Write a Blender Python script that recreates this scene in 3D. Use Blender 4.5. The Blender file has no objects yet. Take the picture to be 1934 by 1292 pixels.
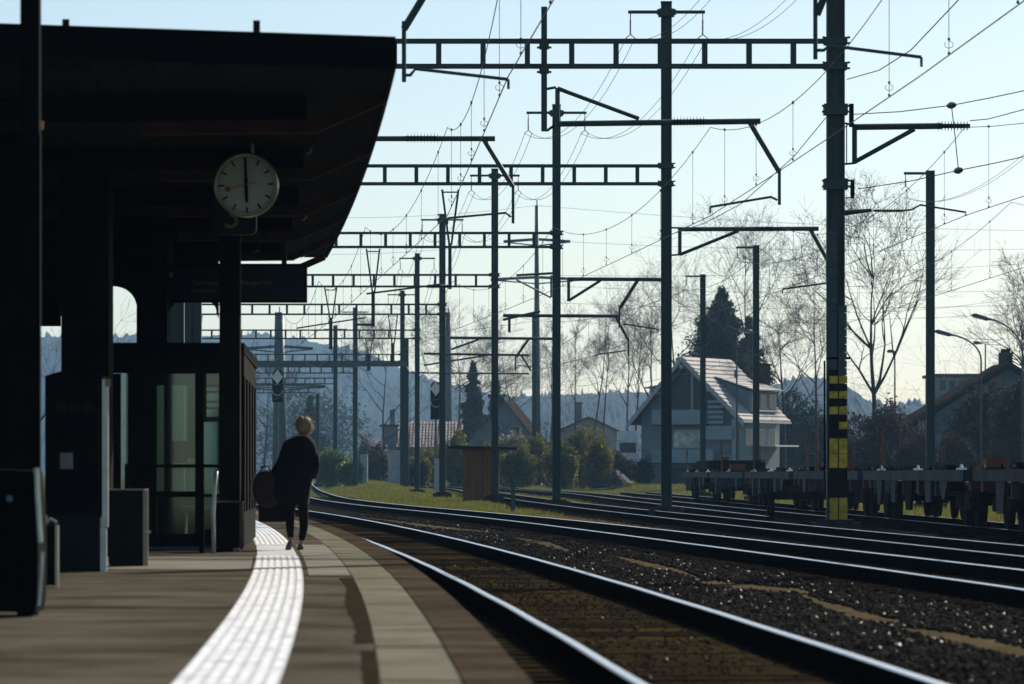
import bpy, bmesh, math, random
import numpy as np
from mathutils import Vector, Matrix
random.seed(7); RNG = np.random.default_rng(7)
R = math.radians
F = 8000.0; CX, HY = 967.0, 896.0; ZC = 1.05      # lens in pixels of the photograph, horizon row, eye height above rail top
SUN_AZ, SUN_EL = 33.0, 33.0
# ---------------------------------------------------------------- camera, world, sun
S = bpy.context.scene; COL = S.collection
cam = bpy.data.cameras.new('camera'); camo = bpy.data.objects.new('camera', cam); COL.objects.link(camo)
camo.location = (0, 0, ZC); camo.rotation_euler = (R(90), 0, 0)
cam.sensor_width = 36; cam.lens = F / 1934 * 36; cam.shift_y = (HY - 646) / 1934
cam.clip_start = .5; cam.clip_end = 9000
cam.dof.use_dof = True; cam.dof.focus_distance = 105; cam.dof.aperture_fstop = 4.5; cam.dof.aperture_blades = 7
S.camera = camo
w = bpy.data.worlds.new('World'); S.world = w; w.use_nodes = True
nt = w.node_tree; bg = nt.nodes['Background']
sky = nt.nodes.new('ShaderNodeTexSky'); sky.sky_type = 'NISHITA'; sky.sun_disc = False
sky.sun_elevation = R(SUN_EL); sky.sun_rotation = R(SUN_AZ); sky.air_density = 1.0; sky.dust_density = 1.0; sky.ozone_density = 2.8; sky.altitude = 450
tint = nt.nodes.new('ShaderNodeMix'); tint.data_type = 'RGBA'; tint.blend_type = 'MULTIPLY'; tint.inputs['Factor'].default_value = 1
tint.inputs['B'].default_value = (.99, .98, .955, 1); nt.links.new(sky.outputs[0], tint.inputs['A']); nt.links.new(tint.outputs['Result'], bg.inputs[0]); bg.inputs[1].default_value = .085
sl = bpy.data.lights.new('sun', 'SUN'); sl.energy = 5.0; sl.angle = R(.53); sl.color = (1, .90, .76)
so = bpy.data.objects.new('sun', sl); COL.objects.link(so)
sd = Vector((math.sin(R(SUN_AZ)) * math.cos(R(SUN_EL)), math.cos(R(SUN_AZ)) * math.cos(R(SUN_EL)), math.sin(R(SUN_EL))))
so.rotation_euler = sd.to_track_quat('Z', 'Y').to_euler(); so.location = (40, 40, 60)
S.view_settings.view_transform = 'Standard'; S.view_settings.look = 'None'; S.view_settings.exposure = .45; S.view_settings.gamma = 1
S.view_settings.use_curve_mapping = False
S.cycles.max_bounces = 6; S.cycles.volume_bounces = 0; S.cycles.use_denoising = True; S.cycles.transparent_max_bounces = 12
S.cycles.caustics_reflective = False; S.cycles.caustics_refractive = False

# ---------------------------------------------------------------- helpers
def P(px, py, s): return Vector(((px - CX) / s, F / s, ZC + (HY - py) / s))
def PG(px, s, z=-.2): return Vector(((px - CX) / s, F / s, z))
class Spl:                                  # smooth curve through (distance, x) points
    def __init__(self, pts):
        self.d = np.array([p[0] for p in pts], float); self.x = np.array([p[1] for p in pts], float)
        h = np.diff(self.d); dl = np.diff(self.x) / h; m = np.zeros(len(pts)); m[0] = dl[0]; m[-1] = dl[-1]
        m[1:-1] = (dl[:-1] * h[1:] + dl[1:] * h[:-1]) / (h[1:] + h[:-1]); self.m = m
    def __call__(self, q):
        q = np.asarray(q, float); i = np.clip(np.searchsorted(self.d, q) - 1, 0, len(self.d) - 2)
        h = self.d[i + 1] - self.d[i]; t = (q - self.d[i]) / h
        y = (2*t**3-3*t*t+1)*self.x[i] + (t**3-2*t*t+t)*h*self.m[i] + (-2*t**3+3*t*t)*self.x[i+1] + (t**3-t*t)*h*self.m[i+1]
        y = np.where(t < 0, self.x[0] + (q - self.d[0]) * self.m[0], y)
        return np.where(t > 1, self.x[-1] + (q - self.d[-1]) * self.m[-1], y)
T1 = lambda d: -2.88e-4 * np.asarray(d, float) ** 2 - .0382 * np.asarray(d, float) + 2.348
EDGE = lambda d: -4.0e-4 * np.asarray(d, float) ** 2 - .0218 * np.asarray(d, float) + .60
T2 = Spl([(14, 7.0), (45, 5.0), (70, 3.0), (96, .75), (120, -1.7), (140, -3.9), (170, -6.7), (247, -11.6), (350, -17), (640, -31)])
T3 = Spl([(14, 9.9), (50, 7.6), (88, 5.3), (123, 3.4), (160, 1.6), (233, -1.1), (381, -7), (525, -20)])
T4 = Spl([(96, 7.5), (130, 6.5), (161, 5.7), (181, 5.2), (250, 3.4), (290, 1.2), (440, -6)])
T5 = Spl([(30, 12), (81, 10.2), (120, 9.5), (190, 8.6), (260, 7.2)])
def sstep(a, b, x):
    t = np.clip((x - a) / (b - a), 0, 1); return t * t * (3 - 2 * t)
def GZ(x, d):
    x = np.asarray(x, float); d = np.asarray(d, float)
    k = sstep(2.2, 6, np.abs(x - T2(d))) * sstep(2, 5, np.abs(x - T3(d))) * sstep(2, 5, np.abs(x - T4(np.maximum(d, 96)))) * sstep(1.8, 4, np.abs(x - T5(d)))
    return -.23 + .62 * sstep(190, 400, d) * k

class MB:
    def __init__(self): self.v = []; self.f = []; self.mi = []; self.m = 0
    def add(self, vs, fs):
        o = len(self.v); self.v += [tuple(v) for v in vs]; self.f += [tuple(i + o for i in f) for f in fs]; self.mi += [self.m] * len(fs)
        return self
    def box(self, c, sz, rz=0, rx=0, ry=0):
        M = Matrix.Rotation(rz, 3, 'Z') @ Matrix.Rotation(ry, 3, 'Y') @ Matrix.Rotation(rx, 3, 'X'); c = Vector(c)
        vs = [c + M @ Vector((x * sz[0] / 2, y * sz[1] / 2, z * sz[2] / 2)) for x in (-1, 1) for y in (-1, 1) for z in (-1, 1)]
        return self.add(vs, [(0,1,3,2), (4,6,7,5), (0,4,5,1), (2,3,7,6), (0,2,6,4), (1,5,7,3)])
    def bx(self, x0, x1, y0, y1, z0, z1): return self.box(((x0+x1)/2, (y0+y1)/2, (z0+z1)/2), (x1-x0, y1-y0, z1-z0))
    def bar(self, a, b, w_, h_, up=(0, 0, 1)):
        a = Vector(a); b = Vector(b); d = (b - a).normalized(); u = Vector(up)
        if abs(d.dot(u)) > .98: u = Vector((0, 1, 0))
        s_ = d.cross(u).normalized(); u = s_.cross(d)
        vs = [p + s_ * (i * w_ / 2) + u * (j * h_ / 2) for p in (a, b) for i, j in ((-1,-1), (1,-1), (1,1), (-1,1))]
        return self.add(vs, [(0,1,2,3), (7,6,5,4), (0,4,5,1), (1,5,6,2), (2,6,7,3), (3,7,4,0)])
    def tube(self, pts, r, n=6, caps=True):
        pts = [Vector(p) for p in pts]; rs = r if isinstance(r, (list, tuple)) else [r] * len(pts)
        vs = []; fs = []; prev = None
        for i, p in enumerate(pts):
            d = (pts[min(i+1, len(pts)-1)] - pts[max(i-1, 0)])
            d = d.normalized() if d.length > 1e-9 else Vector((0, 0, 1))
            if prev is None:
                u = Vector((0, 0, 1)) if abs(d.z) < .9 else Vector((0, 1, 0))
            else: u = prev
            a = d.cross(u)
            if a.length < 1e-6: a = d.cross(Vector((1, 0, 0)))
            a.normalize(); u = a.cross(d); prev = u
            for k in range(n):
                t = 2 * math.pi * k / n; vs.append(p + (a * math.cos(t) + u * math.sin(t)) * rs[i])
        for i in range(len(pts) - 1):
            for k in range(n):
                fs.append((i*n+k, i*n+(k+1) % n, (i+1)*n+(k+1) % n, (i+1)*n+k))
        if caps: fs += [tuple(range(n))[::-1], tuple((len(pts)-1)*n+k for k in range(n))]
        return self.add(vs, fs)
    def prism(self, poly, o, ux, uy, un, t):      # poly in (u,v) about o, extruded by t along un
        o = Vector(o); ux = Vector(ux); uy = Vector(uy); un = Vector(un); n = len(poly)
        vs = [o + ux*a + uy*b for a, b in poly] + [o + ux*a + uy*b + un*t for a, b in poly]
        return self.add(vs, [tuple(range(n))[::-1], tuple(range(n, 2*n))] + [(i, (i+1) % n, n+(i+1) % n, n+i) for i in range(n)])
    def lathe(self, o, prof, n=16, axis='Z'):
        o = Vector(o); vs = []; fs = []
        for r_, z in prof:
            for k in range(n):
                t = 2*math.pi*k/n; c = (r_*math.cos(t), r_*math.sin(t), z)
                vs.append(o + (Vector(c) if axis == 'Z' else Vector((c[0], c[2], c[1])) if axis == 'Y' else Vector((c[2], c[0], c[1]))))
        for i in range(len(prof)-1):
            for k in range(n): fs.append((i*n+k, i*n+(k+1) % n, (i+1)*n+(k+1) % n, (i+1)*n+k))
        fs += [tuple(range(n))[::-1], tuple((len(prof)-1)*n+k for k in range(n))]
        return self.add(vs, fs)
    def build(self, name, mats, parent=None, smooth=False, origin=None, **kw):
        if not isinstance(mats, (list, tuple)): mats = [mats]
        o = Vector((0, 0, 0))
        if parent is not None: o = Vector(parent['_o'])
        elif origin is not None: o = Vector(origin)
        elif self.v:
            a = np.array(self.v); o = Vector(((a[:, 0].min()+a[:, 0].max())/2, (a[:, 1].min()+a[:, 1].max())/2, a[:, 2].min()))
        me = bpy.data.meshes.new(name); me.from_pydata([(x-o.x, y-o.y, z-o.z) for x, y, z in self.v], [], self.f)
        for m in mats: me.materials.append(m)
        if len(mats) > 1: me.polygons.foreach_set('material_index', self.mi)
        if smooth: me.polygons.foreach_set('use_smooth', [True]*len(self.f))
        me.update(); ob = bpy.data.objects.new(name, me); COL.objects.link(ob)
        ob['_o'] = tuple(o)
        if parent is not None: ob.parent = parent; ob.location = o - Vector(parent['_o'])
        else: ob.location = o
        for k, v in kw.items(): ob[k] = v
        return ob
def fastmesh(name, co, faces_n, idx, mats, parent=None, **kw):    # numpy mesh, all faces with faces_n corners, world coords
    me = bpy.data.meshes.new(name); nf = len(idx) // faces_n
    me.vertices.add(len(co)); me.vertices.foreach_set('co', np.ascontiguousarray(co, np.float32).ravel())
    me.loops.add(nf*faces_n); me.loops.foreach_set('vertex_index', np.ascontiguousarray(idx, np.int32).ravel())
    me.polygons.add(nf); me.polygons.foreach_set('loop_start', np.arange(nf, dtype=np.int32)*faces_n)
    me.update(calc_edges=True)
    for m in (mats if isinstance(mats, (list, tuple)) else [mats]): me.materials.append(m)
    ob = bpy.data.objects.new(name, me); COL.objects.link(ob)
    if parent is not None:
        ob.parent = parent; ob.location = -Vector(parent['_o'])
    ob['_o'] = (0, 0, 0)
    for k, v in kw.items(): ob[k] = v
    return ob
def thing(name, loc, label, cat, group=None, rz=0):
    e = bpy.data.objects.new(name, None); COL.objects.link(e); e.location = loc; e.empty_display_size = .3
    e['_o'] = tuple(loc); e['label'] = label; e['category'] = cat
    if group: e['group'] = group
    return e
def tag(o, label, cat, group=None):
    o['label'] = label; o['category'] = cat
    if group: o['group'] = group
    return o

# ---------------------------------------------------------------- materials
def mat(name, col, rough=.7, metal=0, var=.25, scale=4, bump=0, col2=None, spec=.5, trans=0, emit=0, stretch=None, speck=0, spscale=60, detail=5, lo=.35, hi=.65, bscale=None, bdist=.02):
    m = bpy.data.materials.new(name); m.use_nodes = True; n = m.node_tree; b = n.nodes['Principled BSDF']; L = n.links.new
    b.inputs['Roughness'].default_value = rough; b.inputs['Metallic'].default_value = metal
    b.inputs['Specular IOR Level'].default_value = spec
    tc = n.nodes.new('ShaderNodeTexCoord'); mp = n.nodes.new('ShaderNodeMapping'); L(tc.outputs['Object'], mp.inputs[0])
    if stretch: mp.inputs['Scale'].default_value = stretch
    ns = n.nodes.new('ShaderNodeTexNoise'); ns.inputs['Scale'].default_value = scale; ns.inputs['Detail'].default_value = detail; ns.inputs['Roughness'].default_value = .62
    L(mp.outputs[0], ns.inputs['Vector'])
    cr = n.nodes.new('ShaderNodeValToRGB'); L(ns.outputs['Fac'], cr.inputs[0])
    c2 = col2 if col2 else tuple(c*(1+var) for c in col); c1 = col if col2 else tuple(c*(1-var) for c in col)
    cr.color_ramp.elements[0].position = lo; cr.color_ramp.elements[1].position = hi
    cr.color_ramp.elements[0].color = (*c1, 1); cr.color_ramp.elements[1].color = (*c2, 1)
    if speck:                       # fine aggregate grain, dark gum spots and cracks on top of the broad stains
        n2 = n.nodes.new('ShaderNodeTexNoise'); n2.inputs['Scale'].default_value = spscale; n2.inputs['Detail'].default_value = 6; n2.inputs['Roughness'].default_value = .8; L(tc.outputs['Object'], n2.inputs['Vector'])
        r2 = n.nodes.new('ShaderNodeValToRGB'); L(n2.outputs['Fac'], r2.inputs[0]); r2.color_ramp.elements[0].position = .38; r2.color_ramp.elements[1].position = .62
        r2.color_ramp.elements[0].color = (1-speck,)*3+(1,); r2.color_ramp.elements[1].color = (1+speck,)*3+(1,)
        n3 = n.nodes.new('ShaderNodeTexVoronoi'); n3.inputs['Scale'].default_value = 2.2; L(tc.outputs['Object'], n3.inputs['Vector'])
        r3 = n.nodes.new('ShaderNodeValToRGB'); L(n3.outputs['Distance'], r3.inputs[0]); r3.color_ramp.elements[0].position = .04; r3.color_ramp.elements[1].position = .08
        r3.color_ramp.elements[0].color = (.45, .45, .45, 1); r3.color_ramp.elements[1].color = (1, 1, 1, 1)
        m1 = n.nodes.new('ShaderNodeMix'); m1.data_type = 'RGBA'; m1.blend_type = 'MULTIPLY'; m1.inputs['Factor'].default_value = 1; L(cr.outputs[0], m1.inputs['A']); L(r2.outputs[0], m1.inputs['B'])
        m2 = n.nodes.new('ShaderNodeMix'); m2.data_type = 'RGBA'; m2.blend_type = 'MULTIPLY'; m2.inputs['Factor'].default_value = 1; L(m1.outputs['Result'], m2.inputs['A']); L(r3.outputs[0], m2.inputs['B'])
        L(m2.outputs['Result'], b.inputs['Base Color'])
    else: L(cr.outputs[0], b.inputs['Base Color'])
    if bump:
        bp = n.nodes.new('ShaderNodeBump'); bp.inputs['Strength'].default_value = bump; bp.inputs['Distance'].default_value = bdist
        src = ns
        if bscale:
            src = n.nodes.new('ShaderNodeTexNoise'); src.inputs['Scale'].default_value = bscale; src.inputs['Detail'].default_value = 4
            L(tc.outputs['Object'], src.inputs['Vector'])
        L(src.outputs['Fac'], bp.inputs['Height']); L(bp.outputs[0], b.inputs['Normal'])
    if trans:                       # thin leaves: part of the light goes through
        tr = n.nodes.new('ShaderNodeBsdfTranslucent'); mx = n.nodes.new('ShaderNodeMixShader'); mx.inputs[0].default_value = trans
        L(cr.outputs[0], tr.inputs[0]); L(b.outputs[0], mx.inputs[1]); L(tr.outputs[0], mx.inputs[2])
        L(mx.outputs[0], n.nodes['Material Output'].inputs['Surface'])
    if emit:
        b.inputs['Emission Strength'].default_value = emit; b.inputs['Emission Color'].default_value = (*col, 1)
    return m
M = {}
M['steel'] = mat('green_grey_mast_paint', (.014, .040, .037), .6, 0, .35, 1.5, .1, stretch=(3, 3, .4))
M['steel2'] = mat('weathered_galvanised_steel', (.05, .08, .08), .55, .1, .3, 2, .1)
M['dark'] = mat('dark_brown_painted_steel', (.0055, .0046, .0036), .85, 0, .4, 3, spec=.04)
M['redbrown'] = mat('red_brown_painted_beam', (.028, .009, .005), .7, 0, .3, 5, spec=.2)
M['black'] = mat('black_coated_metal', (.003, .0035, .0032), .8, 0, .3, 6, spec=.02)
M['wire'] = mat('dark_copper_wire', (.02, .035, .033), .5, .6, .2, 10)
M['insul'] = mat('brown_glazed_porcelain', (.03, .025, .022), .25, 0, .2, 9)
M['railside'] = mat('rusty_rail_steel', (.010, .007, .005), .9, 0, .4, 12, .3, spec=0)
M['railtop'] = mat('polished_rail_head', (.70, .70, .68), .30, 1, .1, 2, 0, stretch=(40, 1, 1))
M['railtop2'] = mat('duller_rail_head', (.30, .30, .29), .38, 1, .3, 2, 0, stretch=(40, 1, 1))
M['sleeper'] = mat('oily_timber_sleeper', (.018, .014, .010), .9, 0, .4, 6, .4, spec=0)
M['ballast'] = mat('dark_brown_ballast', (.008, .0075, .006), .95, 0, .5, 25, .8, col2=(.026, .022, .017), bdist=.05, spec=0)
M['fines'] = mat('oily_brown_gravel_between_rails', (.014, .011, .005), .95, 0, .5, 2.5, .7, col2=(.055, .041, .017), bscale=30, bdist=.04, spec=0)
M['stone'] = mat('angular_ballast_stone', (.010, .0095, .009), .85, 0, .6, 7, 0, col2=(.036, .032, .027), spec=.0)
M['stoneg'] = mat('glint_stone', (.02, .02, .018), .55, 0, .6, 7, 0, col2=(.055, .050, .042), spec=.25)  # lighter, glossier stones mixed in to stand for glints on the ballast
M['sand'] = mat('beige_fine_gravel', (.080, .064, .036), .95, 0, .3, 3, .4, bscale=40, spec=0)
M['asphalt'] = mat('worn_brown_asphalt', (.044, .039, .028), .95, 0, .4, .9, .35, col2=(.105, .095, .072), detail=9, bscale=120, bdist=.006, spec=0, speck=.4)
M['kerb'] = mat('brown_edge_stone', (.040, .030, .021), .92, 0, .3, 1.4, .35, col2=(.080, .063, .045), detail=8, bscale=60, bdist=.008, spec=0, speck=.35)
M['slab'] = mat('pale_concrete_slab', (.095, .088, .060), .92, 0, .2, 1.6, .25, col2=(.165, .155, .108), detail=8, bscale=90, bdist=.005, spec=.03, speck=.25)
M['patch'] = mat('pale_patch_surface', (.085, .078, .055), .9, 0, .2, .9, .25, col2=(.15, .14, .10), detail=8, spec=.2)
M['joint'] = mat('dark_joint_strip', (.030, .024, .016), .95, spec=0)
M['tactile'] = mat('worn_white_road_paint', (.34, .35, .34), .55, 0, .2, 3, .1, col2=(.55, .57, .58), detail=8, lo=.3, hi=.6)
M['ridge'] = mat('white_thermoplastic_line', (.30, .31, .31), .6, 0, .08, 6, .1, col2=(.80, .82, .83), lo=.36, hi=.52, detail=10)
M['ground'] = mat('dry_earth_ground', (.060, .052, .020), .95, 0, .5, .35, .5, col2=(.085, .10, .028), detail=10, bscale=8, bdist=.1, spec=0)
M['grass'] = mat('spring_grass_blade', (.055, .075, .012), .8, 0, .3, .7, 0, col2=(.20, .185, .045), trans=.5, spec=.1)
M['drygrass'] = mat('dry_reddish_grass', (.24, .14, .07), .8, 0, .3, .8, 0, col2=(.16, .13, .05), trans=.45, spec=.1)
M['soil'] = mat('dark_soil', (.028, .025, .022), .95, 0, .5, 3, .6)
M['bark'] = mat('grey_bark', (.024, .018, .014), .9, 0, .3, 6)
M['barkf'] = mat('pale_thin_bark', (.05, .045, .038), .9, 0, .3, 6)
M['pine'] = mat('dark_conifer_needles', (.010, .018, .008), .8, 0, .5, 1, 0, col2=(.03, .045, .015), trans=.3, spec=.15)
M['laurel'] = mat('glossy_evergreen_leaf', (.05, .10, .015), .4, 0, .5, .8, 0, col2=(.10, .16, .03), trans=.45)
M['olive'] = mat('olive_spring_leaf', (.035, .040, .008), .8, 0, .5, 1.6, 0, col2=(.22, .22, .025), trans=.5, spec=.15)
M['brownleaf'] = mat('brown_twig_thicket', (.022, .017, .011), .9, 0, .5, .8, 0, col2=(.070, .052, .034), trans=.3, spec=.15)
M['blossom'] = mat('white_blossom', (.5, .48, .46), .8, 0, .2, 2, 0, trans=.4, spec=.1)
M['pinkblossom'] = mat('pink_blossom', (.28, .11, .12), .8, 0, .2, 2, 0, trans=.4, spec=.1)
M['wood'] = mat('orange_brown_planks', (.12, .048, .011), .85, 0, .3, 2, .3, col2=(.23, .10, .022), stretch=(4, 4, .4))
M['roofing'] = mat('bitumen_roof', (.02, .018, .016), .9, spec=0)
M['concrete'] = mat('grey_concrete', (.16, .16, .15), .9, 0, .25, 2, .3)
M['cconc'] = mat('dark_mossy_concrete', (.04, .036, .030), .9, 0, .35, 3, .3, spec=0)
M['cabinet'] = mat('light_grey_cabinet', (.34, .38, .39), .6, 0, .12, 2)
M['plaster'] = mat('pale_plaster', (.15, .19, .21), .9, 0, .12, .8)
M['plaster2'] = mat('blue_white_panel', (.24, .30, .33), .8, 0, .08, .8)
M['plaster3'] = mat('cream_plaster', (.33, .32, .27), .9, 0, .15, .8)
M['bluewall'] = mat('pale_blue_render', (.085, .14, .19), .9, 0, .1, .8)
M['tile'] = mat('pale_cement_roof_tile', (.27, .255, .235), .85, 0, .3, 3, .3, col2=(.44, .42, .39))
M['tile2'] = mat('red_brown_roof_tile', (.15, .065, .04), .85, 0, .3, 2, .3, col2=(.26, .14, .10))
M['tile3'] = mat('weathered_brown_roof_tile', (.03, .023, .018), .9, 0, .3, 2, .3, col2=(.045, .035, .028), spec=0)
M['timber'] = mat('dark_stained_timber', (.05, .033, .022), .8, 0, .3, 3)
M['whitewood'] = mat('white_painted_board', (.34, .38, .40), .6, 0, .08, 3)
M['glassd'] = mat('dark_window_glass', (.012, .014, .014), .3, 0, .3, 1, spec=.3)
M['curtain'] = mat('white_curtain_behind_glass', (.42, .42, .36), .5, 0, .5, 1.2)
M['yellow'] = mat('warning_yellow_plate', (.50, .35, .008), .5, 0, .3, 7, detail=8)
M['blackplate'] = mat('warning_black_plate', (.008, .007, .006), .6, 0, .3, 4, spec=.1)
M['tealplate'] = mat('teal_cladding_plate', (.026, .055, .058), .55, 0, .35, 5)
M['orange'] = mat('orange_painted_steel', (.12, .035, .004), .7, 0, .3, 8)
M['wagon'] = mat('blue_grey_wagon_paint', (.05, .065, .078), .7, 0, .35, 2, .1, col2=(.02, .022, .022), spec=.2)
M['wagond'] = mat('rusty_dark_underframe', (.009, .007, .006), .9, 0, .5, 5, spec=.1)
M['shiny'] = mat('bare_bright_metal', (.6, .6, .58), .3, 1, .1, 5)
M['redpaint'] = mat('dull_red_paint', (.05, .009, .006), .7, 0, .3, 3)
M['clockface'] = mat('white_clock_face', (.36, .43, .42), .6, 0, .02, 2, spec=.2)
M['clockrim'] = mat('brushed_metal_rim', (.30, .30, .24), .35, .9, .1, 5)
M['red'] = mat('signal_red', (.26, .03, .02), .5, 0, .05, 3)
M['signblue'] = mat('dark_blue_sign_glass', (.004, .008, .016), .5, 0, .2, 1, spec=.15)
M['ledyellow'] = mat('dim_yellow_display_text', (.13, .11, .03), .6, 0, .1, 3)
M['signwhite'] = mat('white_sign_enamel', (.72, .74, .74), .4, 0, .04, 3)
M['coat'] = mat('black_wool_coat', (.008, .008, .009), .95, 0, .3, 20, .2, spec=.2)
M['skin'] = mat('skin', (.42, .24, .17), .6)
M['hair'] = mat('light_brown_blond_hair', (.20, .15, .09), .5, 0, .4, 60, .5, col2=(.56, .46, .31), trans=.45)
M['bag'] = mat('brown_fur_trimmed_bag', (.015, .008, .005), .9, 0, .4, 30, .3, col2=(.04, .02, .011))
M['trim'] = mat('tan_trim_and_edge_glow', (.36, .23, .11), .8, 0, .2, 10, trans=.3)
M['shoe'] = mat('grey_shoe', (.09, .11, .12), .6)
M['litter'] = mat('grey_green_enamel', (.009, .011, .010), .8, 0, .25, 2, spec=.08)
M['litterd'] = mat('dark_grey_enamel', (.0035, .0035, .0032), .85, 0, .25, 2, spec=.05)
M['alu'] = mat('pale_aluminium_and_lit_edge', (.42, .45, .42), .4, .5, .15, 5)
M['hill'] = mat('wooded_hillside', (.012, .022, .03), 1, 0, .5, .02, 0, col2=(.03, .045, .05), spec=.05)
M['bluemetal'] = mat('dark_blue_steel_floor', (.03, .06, .10), .6)
def glassmat(name, tint, alpha):
    m = bpy.data.materials.new(name); m.use_nodes = True; n = m.node_tree; L = n.links.new
    gl = n.nodes.new('ShaderNodeBsdfGlossy'); gl.inputs['Roughness'].default_value = .06; gl.inputs[0].default_value = (.8, .9, .9, 1)
    tr = n.nodes.new('ShaderNodeBsdfTransparent'); tr.inputs[0].default_value = (*tint, 1)
    fr = n.nodes.new('ShaderNodeFresnel'); fr.inputs[0].default_value = 1.45
    ad = n.nodes.new('ShaderNodeMath'); ad.operation = 'ADD'; ad.inputs[1].default_value = alpha; L(fr.outputs[0], ad.inputs[0])
    mx = n.nodes.new('ShaderNodeMixShader'); L(ad.outputs[0], mx.inputs[0]); L(tr.outputs[0], mx.inputs[1]); L(gl.outputs[0], mx.inputs[2])
    L(mx.outputs[0], n.nodes['Material Output'].inputs['Surface']); return m
M['glass'] = glassmat('dirty_greenish_glass', (.62, .74, .68), .04)
STEP = 1.0
def ribbon(mb, fn_lo, fn_hi, z, ds, thick=None):
    vs = []; fs = []
    for d in ds:
        z_ = z(d) if callable(z) else z
        vs += [(float(fn_lo(d)), d, z_), (float(fn_hi(d)), d, z_)]
    for i in range(len(ds)-1): fs.append((2*i, 2*i+1, 2*i+3, 2*i+2))
    mb.add(vs, fs)
    if thick:
        o = len(vs); vs2 = [(x, y, zz - thick) for x, y, zz in vs]
        mb.add(vs + vs2, [(2*i, 2*i+2, o+2*i+2, o+2*i) for i in range(len(ds)-1)] + [(2*i+1, o+2*i+1, o+2*i+3, 2*i+3) for i in range(len(ds)-1)] + [(0, o, o+1, 1), (o-2, o-1, 2*o-1, 2*o-2)])
# ---------------------------------------------------------------- terrain, hills, haze
gx = sorted(set([-4500, -2500, -1200, -600, -300, -150, -80, -50] + list(range(-36, 61, 2)) + [80, 120, 200, 400, 800, 1500, 2500, 4500]))
gd = sorted(set([-40, -10, 10] + list(range(20, 440, 8)) + [480, 560, 700, 900, 1200, 1700, 2500, 3500, 5000, 7500]))
g = MB(); vs = [(x, d, float(GZ(x, d)) - .02) for d in gd for x in gx]; nx = len(gx)
g.add(vs, [(j*nx+i, j*nx+i+1, (j+1)*nx+i+1, (j+1)*nx+i) for j in range(len(gd)-1) for i in range(nx-1)])
g.build('ground', M['ground'], kind='structure', origin=(0, 0, 0))
def ridge(pts, d, depth, jag, seed, step=5):
    r = np.random.default_rng(seed); pts = sorted(pts); xs = np.arange(pts[0][0], pts[-1][0], step)
    ys = np.interp(xs, [p[0] for p in pts], [p[1] for p in pts]); s = F / d; n = len(xs)
    rows = 22; V = []
    for k in range(rows):
        t = k / (rows-1)
        for i in range(n):
            top = ZC + (HY - ys[i]) / s
            z = -.3 + (top + .3) * (math.sin(t * math.pi / 2)) + (r.normal() * jag * (.12 if k < rows-1 else 1.1) if k else 0)
            V.append(((xs[i] - CX) / s * (1 + 0*t), d - depth * (1-t) + r.normal()*depth*.012, z))
    for i in range(n): V.append(((xs[i]-CX)/s, d + depth*.7, -.3))
    b = MB(); b.add(V, [(k*n+i, k*n+i+1, (k+1)*n+i+1, (k+1)*n+i) for k in range(rows) for i in range(n-1)])
    return b.build('hill', M['hill'], kind='structure', smooth=True)
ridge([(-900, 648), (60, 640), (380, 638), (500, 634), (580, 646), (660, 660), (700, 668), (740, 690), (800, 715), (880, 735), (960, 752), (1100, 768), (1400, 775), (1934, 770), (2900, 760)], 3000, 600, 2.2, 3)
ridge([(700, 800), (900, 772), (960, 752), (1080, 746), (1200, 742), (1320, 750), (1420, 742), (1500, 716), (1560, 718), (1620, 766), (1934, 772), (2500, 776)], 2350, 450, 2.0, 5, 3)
hz = MB(); hz.bx(-1500, 1500, -30, 3500, -1.3, 108)
hm = bpy.data.materials.new('pale_haze'); hm.use_nodes = True; hn = hm.node_tree; hn.nodes.remove(hn.nodes['Principled BSDF'])
pv = hn.nodes.new('ShaderNodeVolumePrincipled'); pv.inputs['Color'].default_value = (.34, .64, 1, 1); pv.inputs['Density'].default_value = .00011; pv.inputs['Anisotropy'].default_value = .25
hn.links.new(pv.outputs[0], hn.nodes['Material Output'].inputs['Volume'])
hz.build('haze', hm, kind='stuff', origin=(0, 0, 0))

# ---------------------------------------------------------------- platform
pl = thing('platform', (0, 30, 0), 'x', 'x'); del pl['label']; del pl['category']; pl['kind'] = 'structure'
ds = [8 + i*1.5 for i in range(118)]
b = MB(); ribbon(b, lambda d: -16, lambda d: EDGE(d) - .64, .15, ds, .4); b.build('asphalt_surface', M['asphalt'], pl)
b = MB(); ribbon(b, lambda d: EDGE(d)-.64, lambda d: EDGE(d)-.02, .135, ds, .4); b.build('bedding', M['joint'], pl)
def slabrow(name, lo, hi, d0, d1, step, m, gap, z0, z1, jz=.003):
    d = d0; r = random.Random(3)
    while d < d1:
        b = MB(); a, c = d + gap, d + step - gap; z = z1 + r.uniform(-jz, jz)
        vs = [(float(EDGE(a))+lo, a, z0), (float(EDGE(a))+hi, a, z0), (float(EDGE(c))+hi, c, z0), (float(EDGE(c))+lo, c, z0)]
        b.add(vs + [(x, y, z) for x, y, _ in vs], [(0,3,2,1), (4,5,6,7), (0,1,5,4), (1,2,6,5), (2,3,7,6), (3,0,4,7)])
        b.build(name, m, pl); d += step
slabrow('edge_stone', -.275, .02, 10, 112, 1.2, M['kerb'], .006, -.05, .154)
slabrow('paving_slab', -.635, -.285, 10, 112, 1.2, M['slab'], .005, .10, .153)
b = MB(); ribbon(b, lambda d: EDGE(d)-.62, lambda d: EDGE(d)+.0, .152, [112+i*2 for i in range(30)], .3); b.build('far_edge', M['kerb'], pl)
b = MB(); ribbon(b, lambda d: EDGE(d)-.05, lambda d: EDGE(d)-.0, .12, [9+i*1.5 for i in range(90)], .36); b.build('platform_wall', M['cconc'], pl)
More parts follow.
